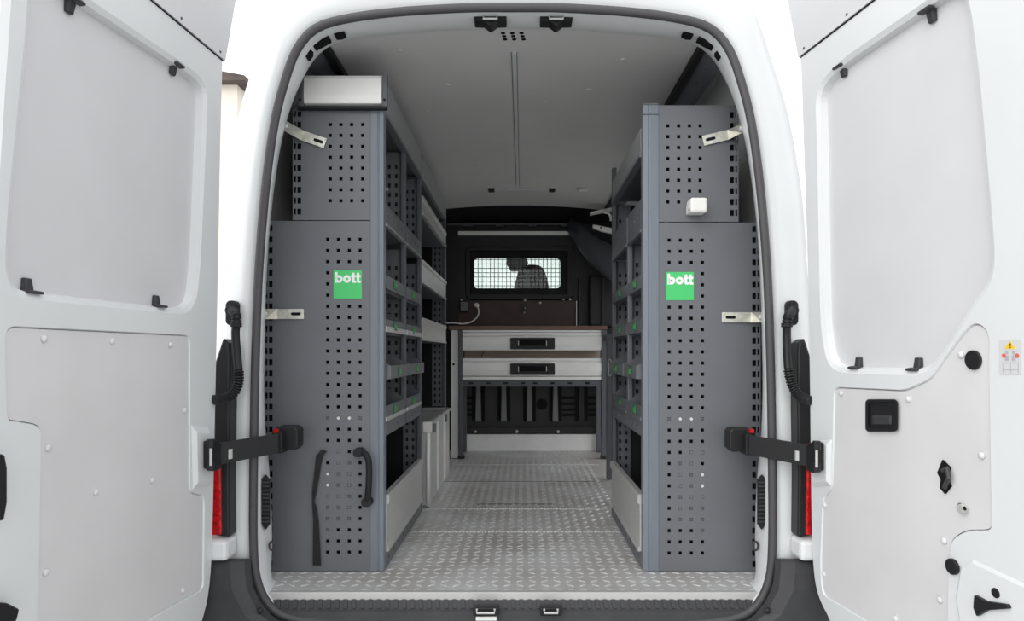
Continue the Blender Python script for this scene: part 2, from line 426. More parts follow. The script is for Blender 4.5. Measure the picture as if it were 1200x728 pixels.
# raised window surround
def rrect(x0, x1, z0, z1, y, r, n=5):
    out = []
    for cx_, cz_, a0 in ((x1-r, z1-r, 0), (x0+r, z1-r, 90), (x0+r, z0+r, 180), (x1-r, z0+r, 270)):
        for k in range(n+1):
            a = math.radians(a0+90*k/n); out.append(Vector((cx_+r*math.cos(a), y, cz_+r*math.sin(a))))
    return out
win = thing('window_1', 'meshed window in the black bulkhead looking into the cab', 'window', (W(606,0,bd).x, bd, wz0), kind='structure')
fx0, fx1, fz0, fz1 = W(545,0,bd).x, W(672,0,bd).x, W(0,352,bd).z, W(0,289,bd).z
ix0, ix1, iz0, iz1 = W(551,0,bd).x, W(665,0,bd).x, W(0,345.5,bd).z, W(0,294.5,bd).z
MB().loft([rrect(fx0,fx1,fz0,fz1,bd,.05), rrect(fx0+.008,fx1-.008,fz0+.008,fz1-.008,bd-.028,.045), rrect(ix0,ix1,iz0,iz1,bd-.028,.012), rrect(ix0+.004,ix1-.004,iz0+.004,iz1-.004,bd-.004,.012)]).build('window_frame', STEELD if False else PLAST, win)
MB().loft([rrect(ix0,ix1,iz0,iz1,bd-.004,.01), rrect(wx0,wx1,wz0,wz1,bd-.004,.03), rrect(wx0,wx1,wz0,wz1,bd+.06,.03)]).build('glazing_rubber', RUB, win)
MB().loft([rrect(wx0-.01,wx1+.01,wz0-.01,wz1+.01,bd+.025,.03), rrect(wx0-.01,wx1+.01,wz0-.01,wz1+.01,bd+.03,.03)], True, True).build('pane', GLASS, win)
g = MB(); gy = bd-.022
nx, nz = 24, 10
for i in range(nx+1):
    x = ix0+(ix1-ix0)*i/nx; g.box(x-.0022, x+.0022, gy, gy+.004, iz0, iz1)
for k in range(nz+1):
    z = iz0+(iz1-iz0)*k/nz; g.box(ix0, ix1, gy+.004, gy+.008, z-.0022, z+.0022)
o = g.build('wire_mesh', RUB, win); o['kind'] = 'stuff'
# led lamp bar
la = W(537,271,5.08); lb = W(672,275.5,5.08)
lt = thing('light_bar', 'long pale strip lamp across the black bulkhead above the window', 'lamp', (0, 5.16, la.z))
bx(la.x, lb.x, 5.075, 5.10, lb.z, la.z).build('diffuser', LED, lt, bevel=.004)
bx(la.x-.008, lb.x+.008, 5.095, 5.16, lb.z-.004, la.z+.004).build('housing', STEELD, lt)
# black moulded pillar cover at the right
pc = MB(); secs = []
for (px, py, d, rr) in ((668,268,5.1,.05),(682,284,5.02,.075),(698,301,4.93,.09),(722,318,4.85,.10),(745,330,4.8,.10)):
    c = W(px, py-6, d); secs.append([c+Vector((math.cos(a)*rr*.35+math.sin(a)*rr*.5, -abs(math.cos(a))*.0+math.cos(a)*rr*.6, math.sin(a)*rr*1.0)) for a in [2*math.pi*k/12 for k in range(12)]])
pc.loft(secs, True, True).build('pillar_cover', GLOSS, wf, smooth=True)
bx(W(690,0,5.1).x, .85, 5.10, 5.159, .93, 1.32).build('pillar_panel', BULK, wf, bevel=.02)
for ex, ey in ((680,300),(706,300)):
    c0 = W(ex, 395, 5.1); 
    bx(c0.x-.012, c0.x+.012, 5.085 if ex > 690 else 5.135, 5.10 if ex > 690 else 5.158, .93, 1.30).build('pillar_rib', PLAST, wf, bevel=.004)
# brown boards above the worktop, plus recessed lower bulkhead
p0, p1 = W(537,384,5.14), W(675,353,5.14)
bx(p0.x, p1.x, 5.14, 5.159, p0.z, p1.z).build('splash_board', MAROON, wf, bevel=.002)
bx(p1.x, p1.x+.006, 5.125, 5.14, p0.z, p1.z).build('board_edge', FLANGE, wf)
for px, py in ((615,352),(633,355),(660,351),(668,351),(614,361),(614,366),(541,352)):
    c = W(px, py, 5.138); MB().dome(c, (0,-1,0), .010, .007).build('bolt_head', ALU, wf)
bx(W(613,0,5.138).x-.012, W(613,0,5.138).x+.012, 5.12, 5.14, W(0,366,5.14).z, W(0,357,5.14).z).build('latch_plate', PLAST, wf)
# lower bulkhead details below the bench
for px in (560.5, 590.5, 620.5, 651, 681.5):
    a, b = W(px-2.0, 450, 5.13), W(px+2.0, 450, 5.13); a2, b2 = W(px-3.3, 494, 5.13), W(px+3.3, 494, 5.13)
    MB().prism([a, b, b2, a2], (0, .03, 0)).build('bulkhead_rib', RIBM if px < 670 else PLAST, wf)
    for s_ in (-1, 1):
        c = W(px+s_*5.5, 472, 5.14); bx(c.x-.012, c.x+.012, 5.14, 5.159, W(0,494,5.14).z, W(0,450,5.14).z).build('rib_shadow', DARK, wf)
for px0, px1 in ((545,554), (658,675), (688,702)):
    for py in (468, 475, 482, 488):
        a, b = W(px0, py, 5.14), W(px1, py-3, 5.14)
        MB().prism([a, Vector((b.x, b.y, a.z)), b, Vector((a.x, a.y, b.z))], (0, .02, 0)).build('louvre', DARK, wf, bevel=.003)
MB().cyl(W(635, 474, 5.15), (0, 1, 0), .042, .02, 20).build('round_plug', DARK, wf)
a, b = W(545.5, 508, 5.10), W(700, 501, 5.10)
bx(a.x, b.x, 5.10, 5.159, a.z, b.z).build('bulkhead_rail', BULK, wf, bevel=.003)
for px in (557, 605.5, 654): MB().dome(W(px, 506, 5.098), (0,-1,0), .012, .008).build('bolt_head', ALU, wf)
a, b = W(545.5, 528, 5.12), W(700, 509, 5.12)
bx(a.x, b.x, 5.12, 5.159, 0.001, b.z).build('kick_panel', KICK, wf, bevel=.002)
# cable socket and white lead
sk = thing('power_socket', 'dark square power socket box on the brown board above the worktop', 'socket', tuple(W(543.5,359,5.13)))
a, b = W(538,366,5.1), W(550,352,5.1); bx(a.x, b.x, 5.10, 5.139, a.z, b.z).build('socket_box', PLAST, sk, bevel=.006)
a, b = W(540,364,5.1), W(548,354,5.1); bx(a.x, b.x, 5.094, 5.10, a.z, b.z).build('hinged_cover', STEEL, sk, bevel=.003)
pl = thing('power_lead', 'white plug and lead looping down to the left end of the worktop', 'cable', tuple(W(559,358,5.1)))
MB().cyl(W(559,358,5.135), (0,-1,0), .017, .045, 14).build('plug', WPLAST, pl, bevel=.004)
pth = catmull([W(559,359,5.09), W(561,364,5.08), W(559.5,371,5.06), W(553,377,5.04), W(543,379.5,5.02), W(532,378.6,5.0), W(522,378.5,4.98)], 8)
MB().tube(pth, .006, 8).build('lead', WPLAST, pl, smooth=True)
# sliding door top gear at the right, pale brackets under the ceiling
br = thing('door_guide', 'pale metal sliding door guide arm high at the right of the bulkhead', 'bracket', tuple(W(706,250,4.7)))
MB().prism([W(692,248.5,4.7), W(722,242,4.7), W(722,245.5,4.7), W(692,251.5,4.7)], (0,.05,0)).build('guide_rail', ALUF, br)
MB().tube(catmull([W(708,249,4.69), W(713,250,4.69), W(715.5,254,4.69), W(716,259,4.69)], 6), .009, 8).build('guide_hook', ALUF, br, smooth=True)
MB().prism([W(695,263,4.72), W(722,268,4.72), W(722,274,4.72), W(706,271,4.72), W(695,267,4.72)], (0,.04,0)).build('guide_arm', ALUF, br, bevel=.004)
MB().cyl(W(704,267,4.718), (0,-1,0), .006, .004, 8).build('arm_screw', DARK, br)

# seats in the cab
def cab_seat(lbl, px0, px1, ptop, d):
    t = thing('cab_seat', lbl, 'seat', (W((px0+px1)/2, 0, d).x, d, -.18))
    x0, x1 = W(px0,0,d).x, W(px1,0,d).x; zt = W(0,ptop,d).z; wd = x1-x0
    out = []
    for u, v in ((-.16,-.55),(-.10,-.22),(0,-.10),(.10,-.025),(.25,.0),(.5,.006),(.75,0),(.9,-.03),(1.0,-.10),(1.10,-.22),(1.16,-.55)):
        out.append(Vector((x0+u*wd, d, zt+v)))
    bk_ = chaikin(out, 1, False)
    MB().loft([[p+Vector((0,.0,0)) for p in bk_], [p+Vector((0,.10,0)) for p in bk_]], True, True).build('backrest', SEAT, t, bevel=.02)
    zb = W(0,330,d).z
    MB().prism([(x0-.04*wd,d-.018,zb-.3),(x1+.06*wd,d-.018,zb-.3),(x1+.02*wd,d-.012,zb+.002),(x0+.0*wd,d-.012,zb-.008)], (0,.03,0)).build('seat_back_pad', SEATL, t, bevel=.01)
    bx(x0-.12, x1+.12, d+.02, d+.52, .22, .40).build('seat_cushion', SEAT, t, bevel=.04)
    bx(x0-.08, x1+.08, d+.05, d+.45, -.18, .22).build('seat_base', BULK, t)
cab_seat('dark cab seat with a broad rounded back behind the meshed window', 605, 641, 310.5, 5.55)

# ------------------------------------------------------------------ perforated shelving
LX, RX = -.466, .406            # faces along the aisle
D0 = 2.297
PIT = .0376
PX = D0/F                        # metres per px at the end panels
def xz(px, py): p = W(px, py, D0); return p.x, p.z

LET = {}
def letters(mb, x, z, y, hgt, dy):
    """the word bott in heavy round letters, lower left corner x, z; returns width"""
    u = hgt/14.0
    def ring(cx_, cz_, ro, ri, rx=1.0):
        n = 20
        o_ = [Vector((cx_+ro*rx*math.cos(2*math.pi*k/n), y, cz_+ro*math.sin(2*math.pi*k/n))) for k in range(n)]
        i_ = [Vector((cx_+ri*rx*math.cos(2*math.pi*k/n), y, cz_+ri*math.sin(2*math.pi*k/n))) for k in range(n)]
        q = Vector((0, dy, 0))
        mb.loft([[p-q for p in o_], o_, i_, [p-q for p in i_]]); mb.loft([[p-q for p in i_], [p-q for p in o_]])
    R_, r_ = 5.0*u, 1.75*u
    mb.box(x, x+3.3*u, y-dy, y, z, z+14*u); ring(x+5.2*u, z+5*u, R_, r_, .98)
    ring(x+15.6*u, z+5*u, R_, r_, 1.0)
    for k in (0, 1):
        t = x+(22.2+k*6.0)*u
        mb.box(t, t+3.2*u, y-dy, y, z+.9*u, z+13*u)
        mb.box(t-1.4*u, t+5.0*u, y-dy*.98, y, z+7.2*u, z+10*u)
        mb.box(t+.9*u, t+5.2*u, y-dy*.96, y, z, z+2.7*u)

def badge(parent, px0, px1, py0, py1):
    x0, z1 = xz(px0, py0); x1, z0 = xz(px1, py1)
    b = bx(x0, x1, D0-.0015, D0, z0, z1).build('brand_label', GREEN, parent); b['label'] = 'square green label with white lettering'
    q = MB(); letters(q, x0+.0045, z0+(z1-z0)*.555, D0-.0015, (z1-z0)*.385, .0008)
    q.build('lettering', WHITE, b)

def end_panels(t, sgn, cols_u, cols_l, xin_px, xo_u, xo_l, y_top, y_mid, lab):
    """upper and lower perforated end sheets facing the doors, the blue grey corner post at the aisle"""
    rows_u = [146+12.75*k for k in range(8)] if sgn < 0 else [147.5+12.75*k for k in range(8)]
    rows_l = [280.5+13.1*k for k in range(29)] if sgn < 0 else [281.5+13.1*k for k in range(29)]
    for (rows, cols, xo, ya, yb, nm) in ((rows_u, cols_u, xo_u, y_top, y_mid, 'u'), (rows_l, cols_l, xo_l, y_mid+1, 669.5, 'l')):
        xa, za = xz(min(xo, xin_px), yb); xb, zb = xz(max(xo, xin_px), ya)
        za = max(za, .002)
        # slot columns at the outer edge use the same row pitch, all the way along
        n_all = int((yb-ya-8)/ (PIT/PX)); 
        rr = sorted(set(rows)); first = rr[0]
        pit = rr[1]-rr[0]
        while first-pit > ya+5: first -= pit
        allr = []; y_ = first
        while y_ < yb-4: allr.append(y_); y_ += pit
        allr = allr[::-1]                                   # rising z
        rz = [(xz(0, y_)[1]-za, .0112) for y_ in allr]; re_ = [(q, .020) for q, _ in rz]
        inner = [xz(c, 0)[0]-xa for c in cols]
        xs = xz(xo-sgn*11, 0)[0]                              # joint between main sheet and slotted edge strip
        cc = sorted([(c, .0112, 'i') for c in inner])
        skip = set()
        for ci, (c, w_, kd) in enumerate(cc):
            for ri, y_ in enumerate(allr):
                if kd == 'i':
                    if not any(abs(y_-r) < 1 for r in rows): skip.add((ci, ri))
                    pxc = VX+(c+xa)/PX
                    if lab and lab[0]-3 < pxc < lab[1]+3 and lab[2]-3 < y_ < lab[3]+3: skip.add((ci, ri))
        q = MB()
        if sgn < 0:
            q.perf((xs, D0, za), (1, 0, 0), (0, 0, 1), xb-xs, zb-za, [(c-(xs-xa), w_) for c, w_, _ in cc], rz, skip, .003, (0, 1, 0))
            q.perf((xa, D0, za), (1, 0, 0), (0, 0, 1), xs-xa, zb-za, [(xz(xo+2.6, 0)[0]-xa, .007), (xz(xo+7.6, 0)[0]-xa, .013)], re_, (), .003, (0, 1, 0))
        else:
            q.perf((xa, D0, za), (1, 0, 0), (0, 0, 1), xs-xa, zb-za, [(c, w_) for c, w_, _ in cc], rz, skip, .003, (0, 1, 0))
            q.perf((xs, D0, za), (1, 0, 0), (0, 0, 1), xb-xs, zb-za, [(xz(xo-7.6, 0)[0]-xs, .013), (xz(xo-2.6, 0)[0]-xs, .007)], re_, (), .003, (0, 1, 0))
        q.build('end_panel', STEEL, t)
        bx(xa+.004, xb-.004, D0+.016, D0+.020, za+.004, zb-.004).build('hole_shade_sheet', DARK, t)  # added black sheet, paints the unit's dark interior behind the holes
        if nm == 'l': # light screw heads sitting in a few low holes
            low = {(0,19):0,(1,19):0,(2,20):1,(1,20):0,(0,21):2,(1,21):1,(2,21):0,(0,22):2,(1,22):1,(2,22):0,(0,23):0,(1,23):0,(2,23):1,(0,24):1,(1,24):1,(2,24):0,(0,25):1,(2,25):1,(1,25):1,(0,16):1,(1,16):2,(2,16):2,(3,16):1,(0,26):1}
            for (ci, k), m_ in low.items():
                c = sorted(inner)[ci if sgn < 0 else 3-ci]+xa; z = xz(0, rows[k])[1]
                MB().cyl((c, D0+.004, z), (0,-1,0), .0056, .0042, 8).build('screw', (STEEL, STEELD, FLANGE)[m_], t)

def post(t, x, d, z1, wx=.019, wd=.030, m=None, name='post', z0=.002):
    s_ = 1 if x > 0 else -1
    return bx(x, x+s_*wx, d-wd/2, d+wd/2, z0, z1).build(name, m or STEEL, t, bevel=.003)

def divider(t, sgn, xf, d, z0, z1, depth, cut=None):
    """perforated inner frame between two bays, facing the doors"""
    wd_ = .066; x0 = xf if sgn > 0 else xf-wd_
    n = int((z1-z0-.03)/PIT); rows = [(.03+PIT*k, .017) for k in range(n)]
    MB().perf((x0, d, z0), (1, 0, 0), (0, 0, 1), wd_, z1-z0, [(.018, .011), (.046, .011)], rows, (), .003, (0, 1, 0)).build('bay_upright', STEEL, t)
    bx(xf, xf+sgn*depth, d+.008, d+.011, z0, z1).build('bay_shade_sheet', VOID, t)  # added dark sheet in place of the shadow filling the open bay

def rail_holes(t, sgn, xf, d0_, d1_, z0, z1, name='perforated_rail', m=None, step=.10):
    n = int((d1_-d0_-.06)/step)+1; cols = [(.05+step*k, .016) for k in range(n) if .05+step*k < d1_-d0_-.02]
    q = MB().perf((xf, d0_, z0), (0, 1, 0), (0, 0, 1), d1_-d0_, z1-z0, cols, [((z1-z0)*.5, min(.016, (z1-z0)*.4))], (), .012, (sgn, 0, 0))
    o = q.build(name, m or STEEL, t)
    bx(xf+sgn*.0125, xf+sgn*.015, d0_+.003, d1_-.003, z0+.003, z1-.003).build('rail_shade_sheet', DARK, t)  # added black strip, puts shade into the rail holes
    return o

def shelf(t, sgn, xf, d0_, d1_, z, depth, m=STEELD):  # darker coat by default, bay shade put into the shelf colour
    x1 = xf+sgn*depth
    bx(xf+sgn*.002, x1, d0_, d1_, z-.006, z).build('shelf', m or STEEL, t)

def back_panel(t, sgn, xb, d0_, d1_, z0, z1, m=None):
    nC = int((d1_-d0_-.04)/.076); nR = int((z1-z0-.04)/.076)
    MB().perf((xb, d0_, z0), (0, 1, 0), (0, 0, 1), d1_-d0_, z1-z0, [(.05+.076*k, .012) for k in range(nC)], [(.05+.076*k, .012) for k in range(nR)], (), .003, (sgn, 0, 0)).build('back_panel', m or STEELD, t)
    bx(xb+sgn*.006, xb+sgn*.009, d0_, d1_, z0, z1).build('hole_shade_sheet', DARK, t)  # added black sheet so the back panel holes read as shaded

def rear_unit(sgn, label, xf, dm, d1_, ztop, zbeam0, zbeam1):
    t = thing('shelving_unit', label, 'shelving', (xf+sgn*.17, (D0+d1_)/2, .001), 'perforated steel shelving inside the van')
    if sgn < 0: end_panels(t, -1, [387,399.5,412,425], [384,396.5,409.3,422], 434, 343, 309.5, 128, 258, (391,424,317,350))
    else: end_panels(t, 1, [782.6,795.3,808,820.5], [784.2,797.2,810.2,823.2], 772, 865.5, 891.5, 123.5, 260, (781,813,319,352))
    pxi = 434 if sgn < 0 else 772
    xi = xz(pxi, 0)[0]; zc = xz(0, 127 if sgn < 0 else 123)[1]
    # bluish extruded corner post with a shallow groove and a joint line
    q = MB(); s_ = sgn
    pr = [(xf, D0-.002), (xf+s_*(abs(xi-xf)*.33), D0-.004), (xf+s_*(abs(xi-xf)*.36), D0-.001), (xf+s_*(abs(xi-xf)*.44), D0-.001), (xf+s_*(abs(xi-xf)*.47), D0-.004), (xi, D0-.002), (xi, D0+.035), (xf, D0+.035)]
    q.prism([Vector((x, y, .001)) for x, y in pr], (0, 0, zc-.001)); q.build('corner_post', POST, t, bevel=.002)
    if sgn > 0:
        bx(xf, xi, D0-.006, D0+.035, zc-.001, zc+.004).build('post_cap', STEEL, t, bevel=.002)
        bx(xf-.001, xi, D0-.0055, D0-.002, zc-.034, zc-.032).build('cap_joint', STEELD, t)
    depth = .34
    for d, zt, zl in ((dm, zbeam0+.015 if sgn < 0 else 1.158, .452), (d1_-.015, ztop, .002)):
        post(t, xf, d, zt, m=STEELD if (sgn < 0 or d > dm) else STEEL, z0=zl)  # shaded inner posts get the darker coat, shade put into colour
    for d, zl in ((dm+.004, .52), (d1_-.004, .08)):
        divider(t, sgn, xf+sgn*.020, d, zl, 1.15, depth-.04);
        if sgn < 0 or d > dm+.1: divider(t, sgn, xf+sgn*.020, d, 1.19, zbeam0-.01, depth-.12)
    bays = ((D0+.036, dm-.016), (dm+.016, d1_-.031))
    # top beam, sloped front
    MB().prism([Vector((xf-sgn*.001, D0+.036, zbeam0)), Vector((xf-sgn*.001, D0+.036, zbeam1)), Vector((xf+sgn*.02, D0+.036, zbeam1)), Vector((xf+sgn*.02, D0+.036, zbeam0))], (0, d1_-D0-.068, 0)).build('top_rail', RAIL, t, bevel=.002)
    bx(xf-sgn*.006, xf+sgn*.02, D0+.036, d1_-.032, zbeam0-.012, zbeam0).build('rail_lip', STEEL, t)
    shelf(t, sgn, xf+sgn*.02, D0+.036, d1_-.032, zbeam0+.006, depth-.10)
    shelf(t, sgn, xf+sgn*.02, D0+.036, d1_-.032, zbeam1, depth-.10)
    for a, b in bays:
        up0, up1 = (1.18, 1.245) if sgn < 0 else (1.158, 1.262)
        rail_holes(t, sgn, xf, a, b, up0, up1, step=.085)
        bx(xf-sgn*.004, xf+sgn*.01, a, b, up0-.010, up0-.0005).build('rail_lip', RAIL if sgn < 0 else STEEL, t)
        rail_holes(t, sgn, xf, a, b, .452, .50, step=.085)
        bx(xf-sgn*.004, xf+sgn*.012, a, b, .5005, .515).build('edge_strip', ALU if sgn < 0 else STEEL, t, bevel=.002)
        for z, dd in ((up0, depth-.10), (.957, depth-.03), (.806, depth-.03), (.646, depth-.03), (.508, depth-.03), (.075, depth-.03)):
            shelf(t, sgn, xf+sgn*.014, a, b, z, dd)
        if sgn < 0: bx(xf-sgn*.004, xf+sgn*.012, a, b, .808, .828).build('edge_strip', ALU, t, bevel=.002)
    back_panel(t, sgn, xf+sgn*depth, D0+.04, d1_-.01, .01, 1.165)
    back_panel(t, sgn, xf+sgn*(depth-.085), D0+.04, d1_-.01, 1.185, zbeam0-.01)
    # base rail and aluminium flap
    rail_holes(t, sgn, xf, D0+.036, d1_-.032, .002, .055, 'base_rail', m=STEEL, step=.095)
    zf0, zf1 = .057, .252
    a, b = D0+.037, d1_-.033
    sec = [(xf+sgn*.004, zf0), (xf-sgn*.010, zf0), (xf-sgn*.010, zf0+.012), (xf-sgn*.004, zf0+.018), (xf-sgn*.004, zf1-.035), (xf-sgn*.011, zf1-.030), (xf-sgn*.011, zf1-.004), (xf-sgn*.007, zf1), (xf+sgn*.012, zf1)]
    MB().prism([Vector((x, a, z)) for x, z in sec], (0, b-a, 0)).build('front_flap', ALU, t)
    # bolt heads
    for d, z in ((dm-.004, 1.39), (d1_-.012, 1.34), (dm-.004, 1.27)):
        MB().cyl((xf+sgn*.075, d, z), (0,-1,0), .007, .005, 10).build('bolt_head', ALU, t)
    return t, bays

lu, lb_ = rear_unit(-1, 'tall grey perforated shelving by the left rear door, aluminium-fronted box on top', LX, 2.735, 3.165, 1.545, 1.551, 1.665)
ru, rb_ = rear_unit(1, 'grey perforated shelving by the right rear door with a small white box', RX, 2.635, 3.10, 1.571, 1.417, 1.507)
badge(lu, 391, 424, 317, 350); badge(ru, 780.5, 813, 319, 352)
# top box on the left unit
x0, z1 = xz(352, 89); x1, z0 = xz(454.5, 127.5)
bx(x0, LX-.002, D0-.004, 2.46, z0, z1).build('top_box', STEELD, lu, bevel=.002)
xa, za = xz(358, 124.5); xb, zb = xz(448.5, 89.5)
sec = [(D0-.006, za), (D0-.016, za+.004), (D0-.020, za+.03), (D0-.016, zb-.014), (D0-.010, zb-.002), (D0-.004, zb), (D0-.004, za)]
MB().prism([Vector((xa, y, z)) for y, z in sec], (xb-xa, 0, 0)).build('box_front', ALUF, lu)
for px in (351.5, 449):
    a, _ = xz(px, 0); b, _ = xz(px+6, 0); cap = bx(a, b, D0-.022, D0-.004, z0, z1).build('box_end', STEELD, lu, bevel=.002)
    MB().cyl(((a+b)/2, D0-.022, z0+.022), (0,-1,0), .004, .002, 8).build('end_screw', DARK, cap)
bx(x0, x1, D0-.024, D0-.004, z0-.008, z0).build('box_sill', RUB, lu)

# trays in the bays
rown = {.957: 'uppermost', .806: 'second', .646: 'third', .508: 'lowest'}
def tray(sgn, xf, a, b, z, label, out=.0, hl=.045):
    t = thing('storage_tray', label, 'tray', (xf+sgn*.16, (a+b)/2, z), 'grey trays with green label clips in the shelving')
    z += .0005
    x0 = xf-sgn*out; x1 = xf+sgn*.29; th = .004; a += .004; b -= .004
    q = MB(); q.box(x0, x1, a, b, z, z+th)
    q.box(x1-sgn*th, x1, a, b, z+th, z+.10)
    for y in (a, b-th):
        q.prism([Vector((x0, y, z+th)), Vector((x1, y, z+th)), Vector((x1, y, z+.10)), Vector((xf+sgn*.06, y, z+.085)), Vector((x0, y, z+hl))], (0, th, 0))
    q.box(x0, x0+sgn*th, a+th, b-th, z+th, z+hl)
    q.build('tray_body', STEEL, t)
    m_ = (a+b)/2-.03*(1 if b-a > .3 else .6); wl = .052
    c = bx(x0-sgn*.004, x0-sgn*.0003, m_-wl/2, m_+wl/2, z+.009, z+hl-.004).build('label_clip', CLIP, t, bevel=.003)
    bx(x0-sgn*.006, x0-sgn*.0043, m_-wl/2+.010, m_+wl/2-.010, z+.015, z+hl-.014).build('clip_window', CLIPW, c)
for sgn, xf, bays, nm in ((-1, LX, lb_, 'left'), (1, RX, rb_, 'right')):
    for bi, (a, b) in enumerate(bays):
        for z, rn in rown.items():
            tray(sgn, xf, a, b, z, 'grey tray with green clip, %s row, %s bay of the %s shelving' % (rn, ('nearer', 'farther')[bi], nm),
                 out=.016 if z == .646 else .0)

# middle-left shelving with aluminium fronts
d1_, d2_ = 3.17, 4.19
sh = thing('shelving_unit', 'deep grey shelving with aluminium fronts along the left wall before the bulkhead', 'shelving', (LX-.17, (d1_+d2_)/2, .001), 'perforated steel shelving inside the van')
for z0, z1 in ((1.38, 1.467), (1.061, 1.169), (.795, .90)):
    sec = [(LX-.01, z0), (LX+.006, z0), (LX+.006, z0+.008), (LX, z0+.012), (LX, z1-.022), (LX+.006, z1-.014), (LX+.006, z1), (LX-.01, z1)]
    MB().prism([Vector((x, d1_+.002, z)) for x, z in sec], (0, d2_-d1_-.034, 0)).build('shelf_front', ALU, sh)
    bx(LX-.34, LX-.011, d1_+.002, d2_-.03, z0, z0+.006).build('shelf', STEEL, sh)
MB().prism([Vector((LX-.02, d1_+.002, 1.551)), Vector((LX, d1_+.002, 1.551)), Vector((LX, d1_+.002, 1.665)), Vector((LX-.02, d1_+.002, 1.665))], (0, d2_-d1_-.005, 0)).build('top_rail', RAIL, sh, bevel=.002)
bx(LX-.25, LX-.02, d1_+.002, d2_-.03, 1.659, 1.665).build('shelf', STEEL, sh); bx(LX-.25, LX-.02, d1_+.002, d2_-.03, 1.551, 1.556).build('shelf', STEEL, sh)
post(sh, LX, d2_-.015, 1.55, m=STEELD)
divider(sh, -1, LX-.020, d2_-.012, .41, 1.54, .28)
back_panel(sh, -1, LX-.335, d1_+.004, d2_-.035, .41, 1.54)
bx(LX-.335, LX-.31, d1_+.01, d1_+.035, .002, .41).build('rear_post', STEEL, sh); bx(LX-.335, LX-.31, d2_-.04, d2_-.015, .002, .41).build('rear_post', STEEL, sh)

# aluminium transport box under it
ab = thing('transport_box', 'open aluminium case standing on the floor under the left shelving', 'box', (LX-.12, 3.72, .004))
x0, x1, y0, y1, zt = LX-.29, LX+.022, 3.26, 4.16, .385
q = MB(); q.box(x0, x1, y0, y1, .004, .010)
q.box(x1-.012, x1, y0, y1, .010, zt); q.box(x0, x0+.012, y0, y1, .010, zt); q.box(x0+.012, x1-.012, y0, y0+.012, .010, zt); q.box(x0+.012, x1-.012, y1-.012, y1, .010, zt)
q.build('case_body', ALU, ab, bevel=.002)
q = MB()
q.box(x1-.022, x1+.008, y0-.008, y1+.008, zt, zt+.018); q.box(x0-.008, x0+.022, y0-.008, y1+.008, zt, zt+.018)
q.box(x0+.022, x1-.022, y0-.008, y0+.022, zt, zt+.018); q.box(x0+.022, x1-.022, y1-.022, y1+.008, zt, zt+.018)
q.build('rim', ALU, ab, bevel=.004)
for y in (y0+.30, y0+.36, y0+.60, y0+.66): bx(x1, x1+.004, y-.006, y+.006, .02, zt-.004).build('side_rib', ALUF, ab)
bx(x1+.0005, x1+.003, y0+.62, y0+.64, .10, .22).build('red_tape', PINK, ab)
for y in (y0, ): MB().cyl((x1-.006, y-.001, .004), (0, 0, 1), .011, zt-.004, 10).build('corner_edge', ALUF, ab, smooth=True)
bx(x1-.03, x1+.010, y0-.012, y0+.03, zt-.03, zt+.022).build('corner_cap', WPLAST, ab, bevel=.004)
for y in (y0+.15, y0+.67): bx(x1+.0005, x1+.012, y-.02, y+.02, zt-.045, zt-.002).build('catch', STEEL, ab, bevel=.003)

# ------------------------------------------------------------------ workbench across the bulkhead
wd = 4.75
wb = thing('workbench', 'workbench with silver drawers and brown top across the bulkhead', 'workbench', (.05, 4.95, .001))
def wz(py): return W(0, py, wd).z
def wx(px): return W(px, 0, wd).x
bx(wx(526), wx(711), wd-.02, 5.125, wz(386.5), wz(382)).build('worktop', WOOD, wb, bevel=.003)
bx(wx(541.5), wx(706), wd-.006, wd+.02, wz(389.5), wz(387)).build('top_trim', ALUF, wb)
for a, b in ((390, 411), (420, 441)):
    z1, z0 = wz(a), wz(b); xa, xb = wx(541.8), wx(706)
    sec = [(wd+.012, z0), (wd-.004, z0), (wd-.010, z0+.006), (wd-.016, z0+(z1-z0)*.35), (wd-.012, z0+(z1-z0)*.75), (wd-.002, z1-.022), (wd-.008, z1-.016), (wd-.008, z1), (wd+.012, z1)]
    dr = MB().prism([Vector((xa, y, z)) for y, z in sec], (xb-xa, 0, 0)).build('drawer_front', ALUF, wb)
    hx0, hx1 = wx(598), wx(650); hz0, hz1 = wz(a+19.5), wz(a+6)
    hd = MB().loft([rrect(hx0,hx1,hz0,hz1,wd-.012,.006), rrect(hx0,hx1,hz0,hz1,wd-.024,.006), rrect(hx0+.05,hx1-.05,hz0+.012,hz1-.012,wd-.022,.004), rrect(hx0+.055,hx1-.055,hz0+.014,hz1-.014,wd-.014,.004)], True, True).build('handle', PLAST, dr)
    bx(hx0+.06, hx1-.06, wd-.0175, wd-.0145, hz0+.018, hz1-.018).build('grip_recess', DARK, hd)
    bx(hx0+.06, hx1-.06, wd-.0255, wd-.0205, hz0+.010, hz0+.026).build('grip_bar', PLAST, hd, bevel=.002)
    q = MB(); q.box(xa+.03, xb-.03, wd+.012, 5.05, z0+.005, z0+.012); q.box(xa+.03, xa+.04, wd+.012, 5.05, z0+.012, z1-.01); q.box(xb-.04, xb-.03, wd+.012, 5.05, z0+.012, z1-.01); q.box(xa+.04, xb-.04, 5.04, 5.05, z0+.012, z1-.01)
    q.build('drawer_box', STEEL, dr)
bx(wx(543), wx(705), wd+.10, wd+.11, wz(420)+.001, wz(411)-.001).build('inner_board', PLY, wb)
MB().tube(catmull([Vector((wx(566), wd+.09, wz(411))), Vector((wx(565.5), wd+.085, wz(414))), Vector((wx(563.5), wd+.085, wz(417))), Vector((wx(563.5), wd+.09, wz(420)))], 4), .002, 6).build('loose_wire', RUB, wb)
bx(wx(541.5), wx(706), wd-.014, wd+.03, wz(445), wz(441.5)).build('shelf_edge', ALUF, wb, bevel=.002)
cols = [(.07+.125*k+(.03 if k % 2 else 0), .035) for k in range(8)]
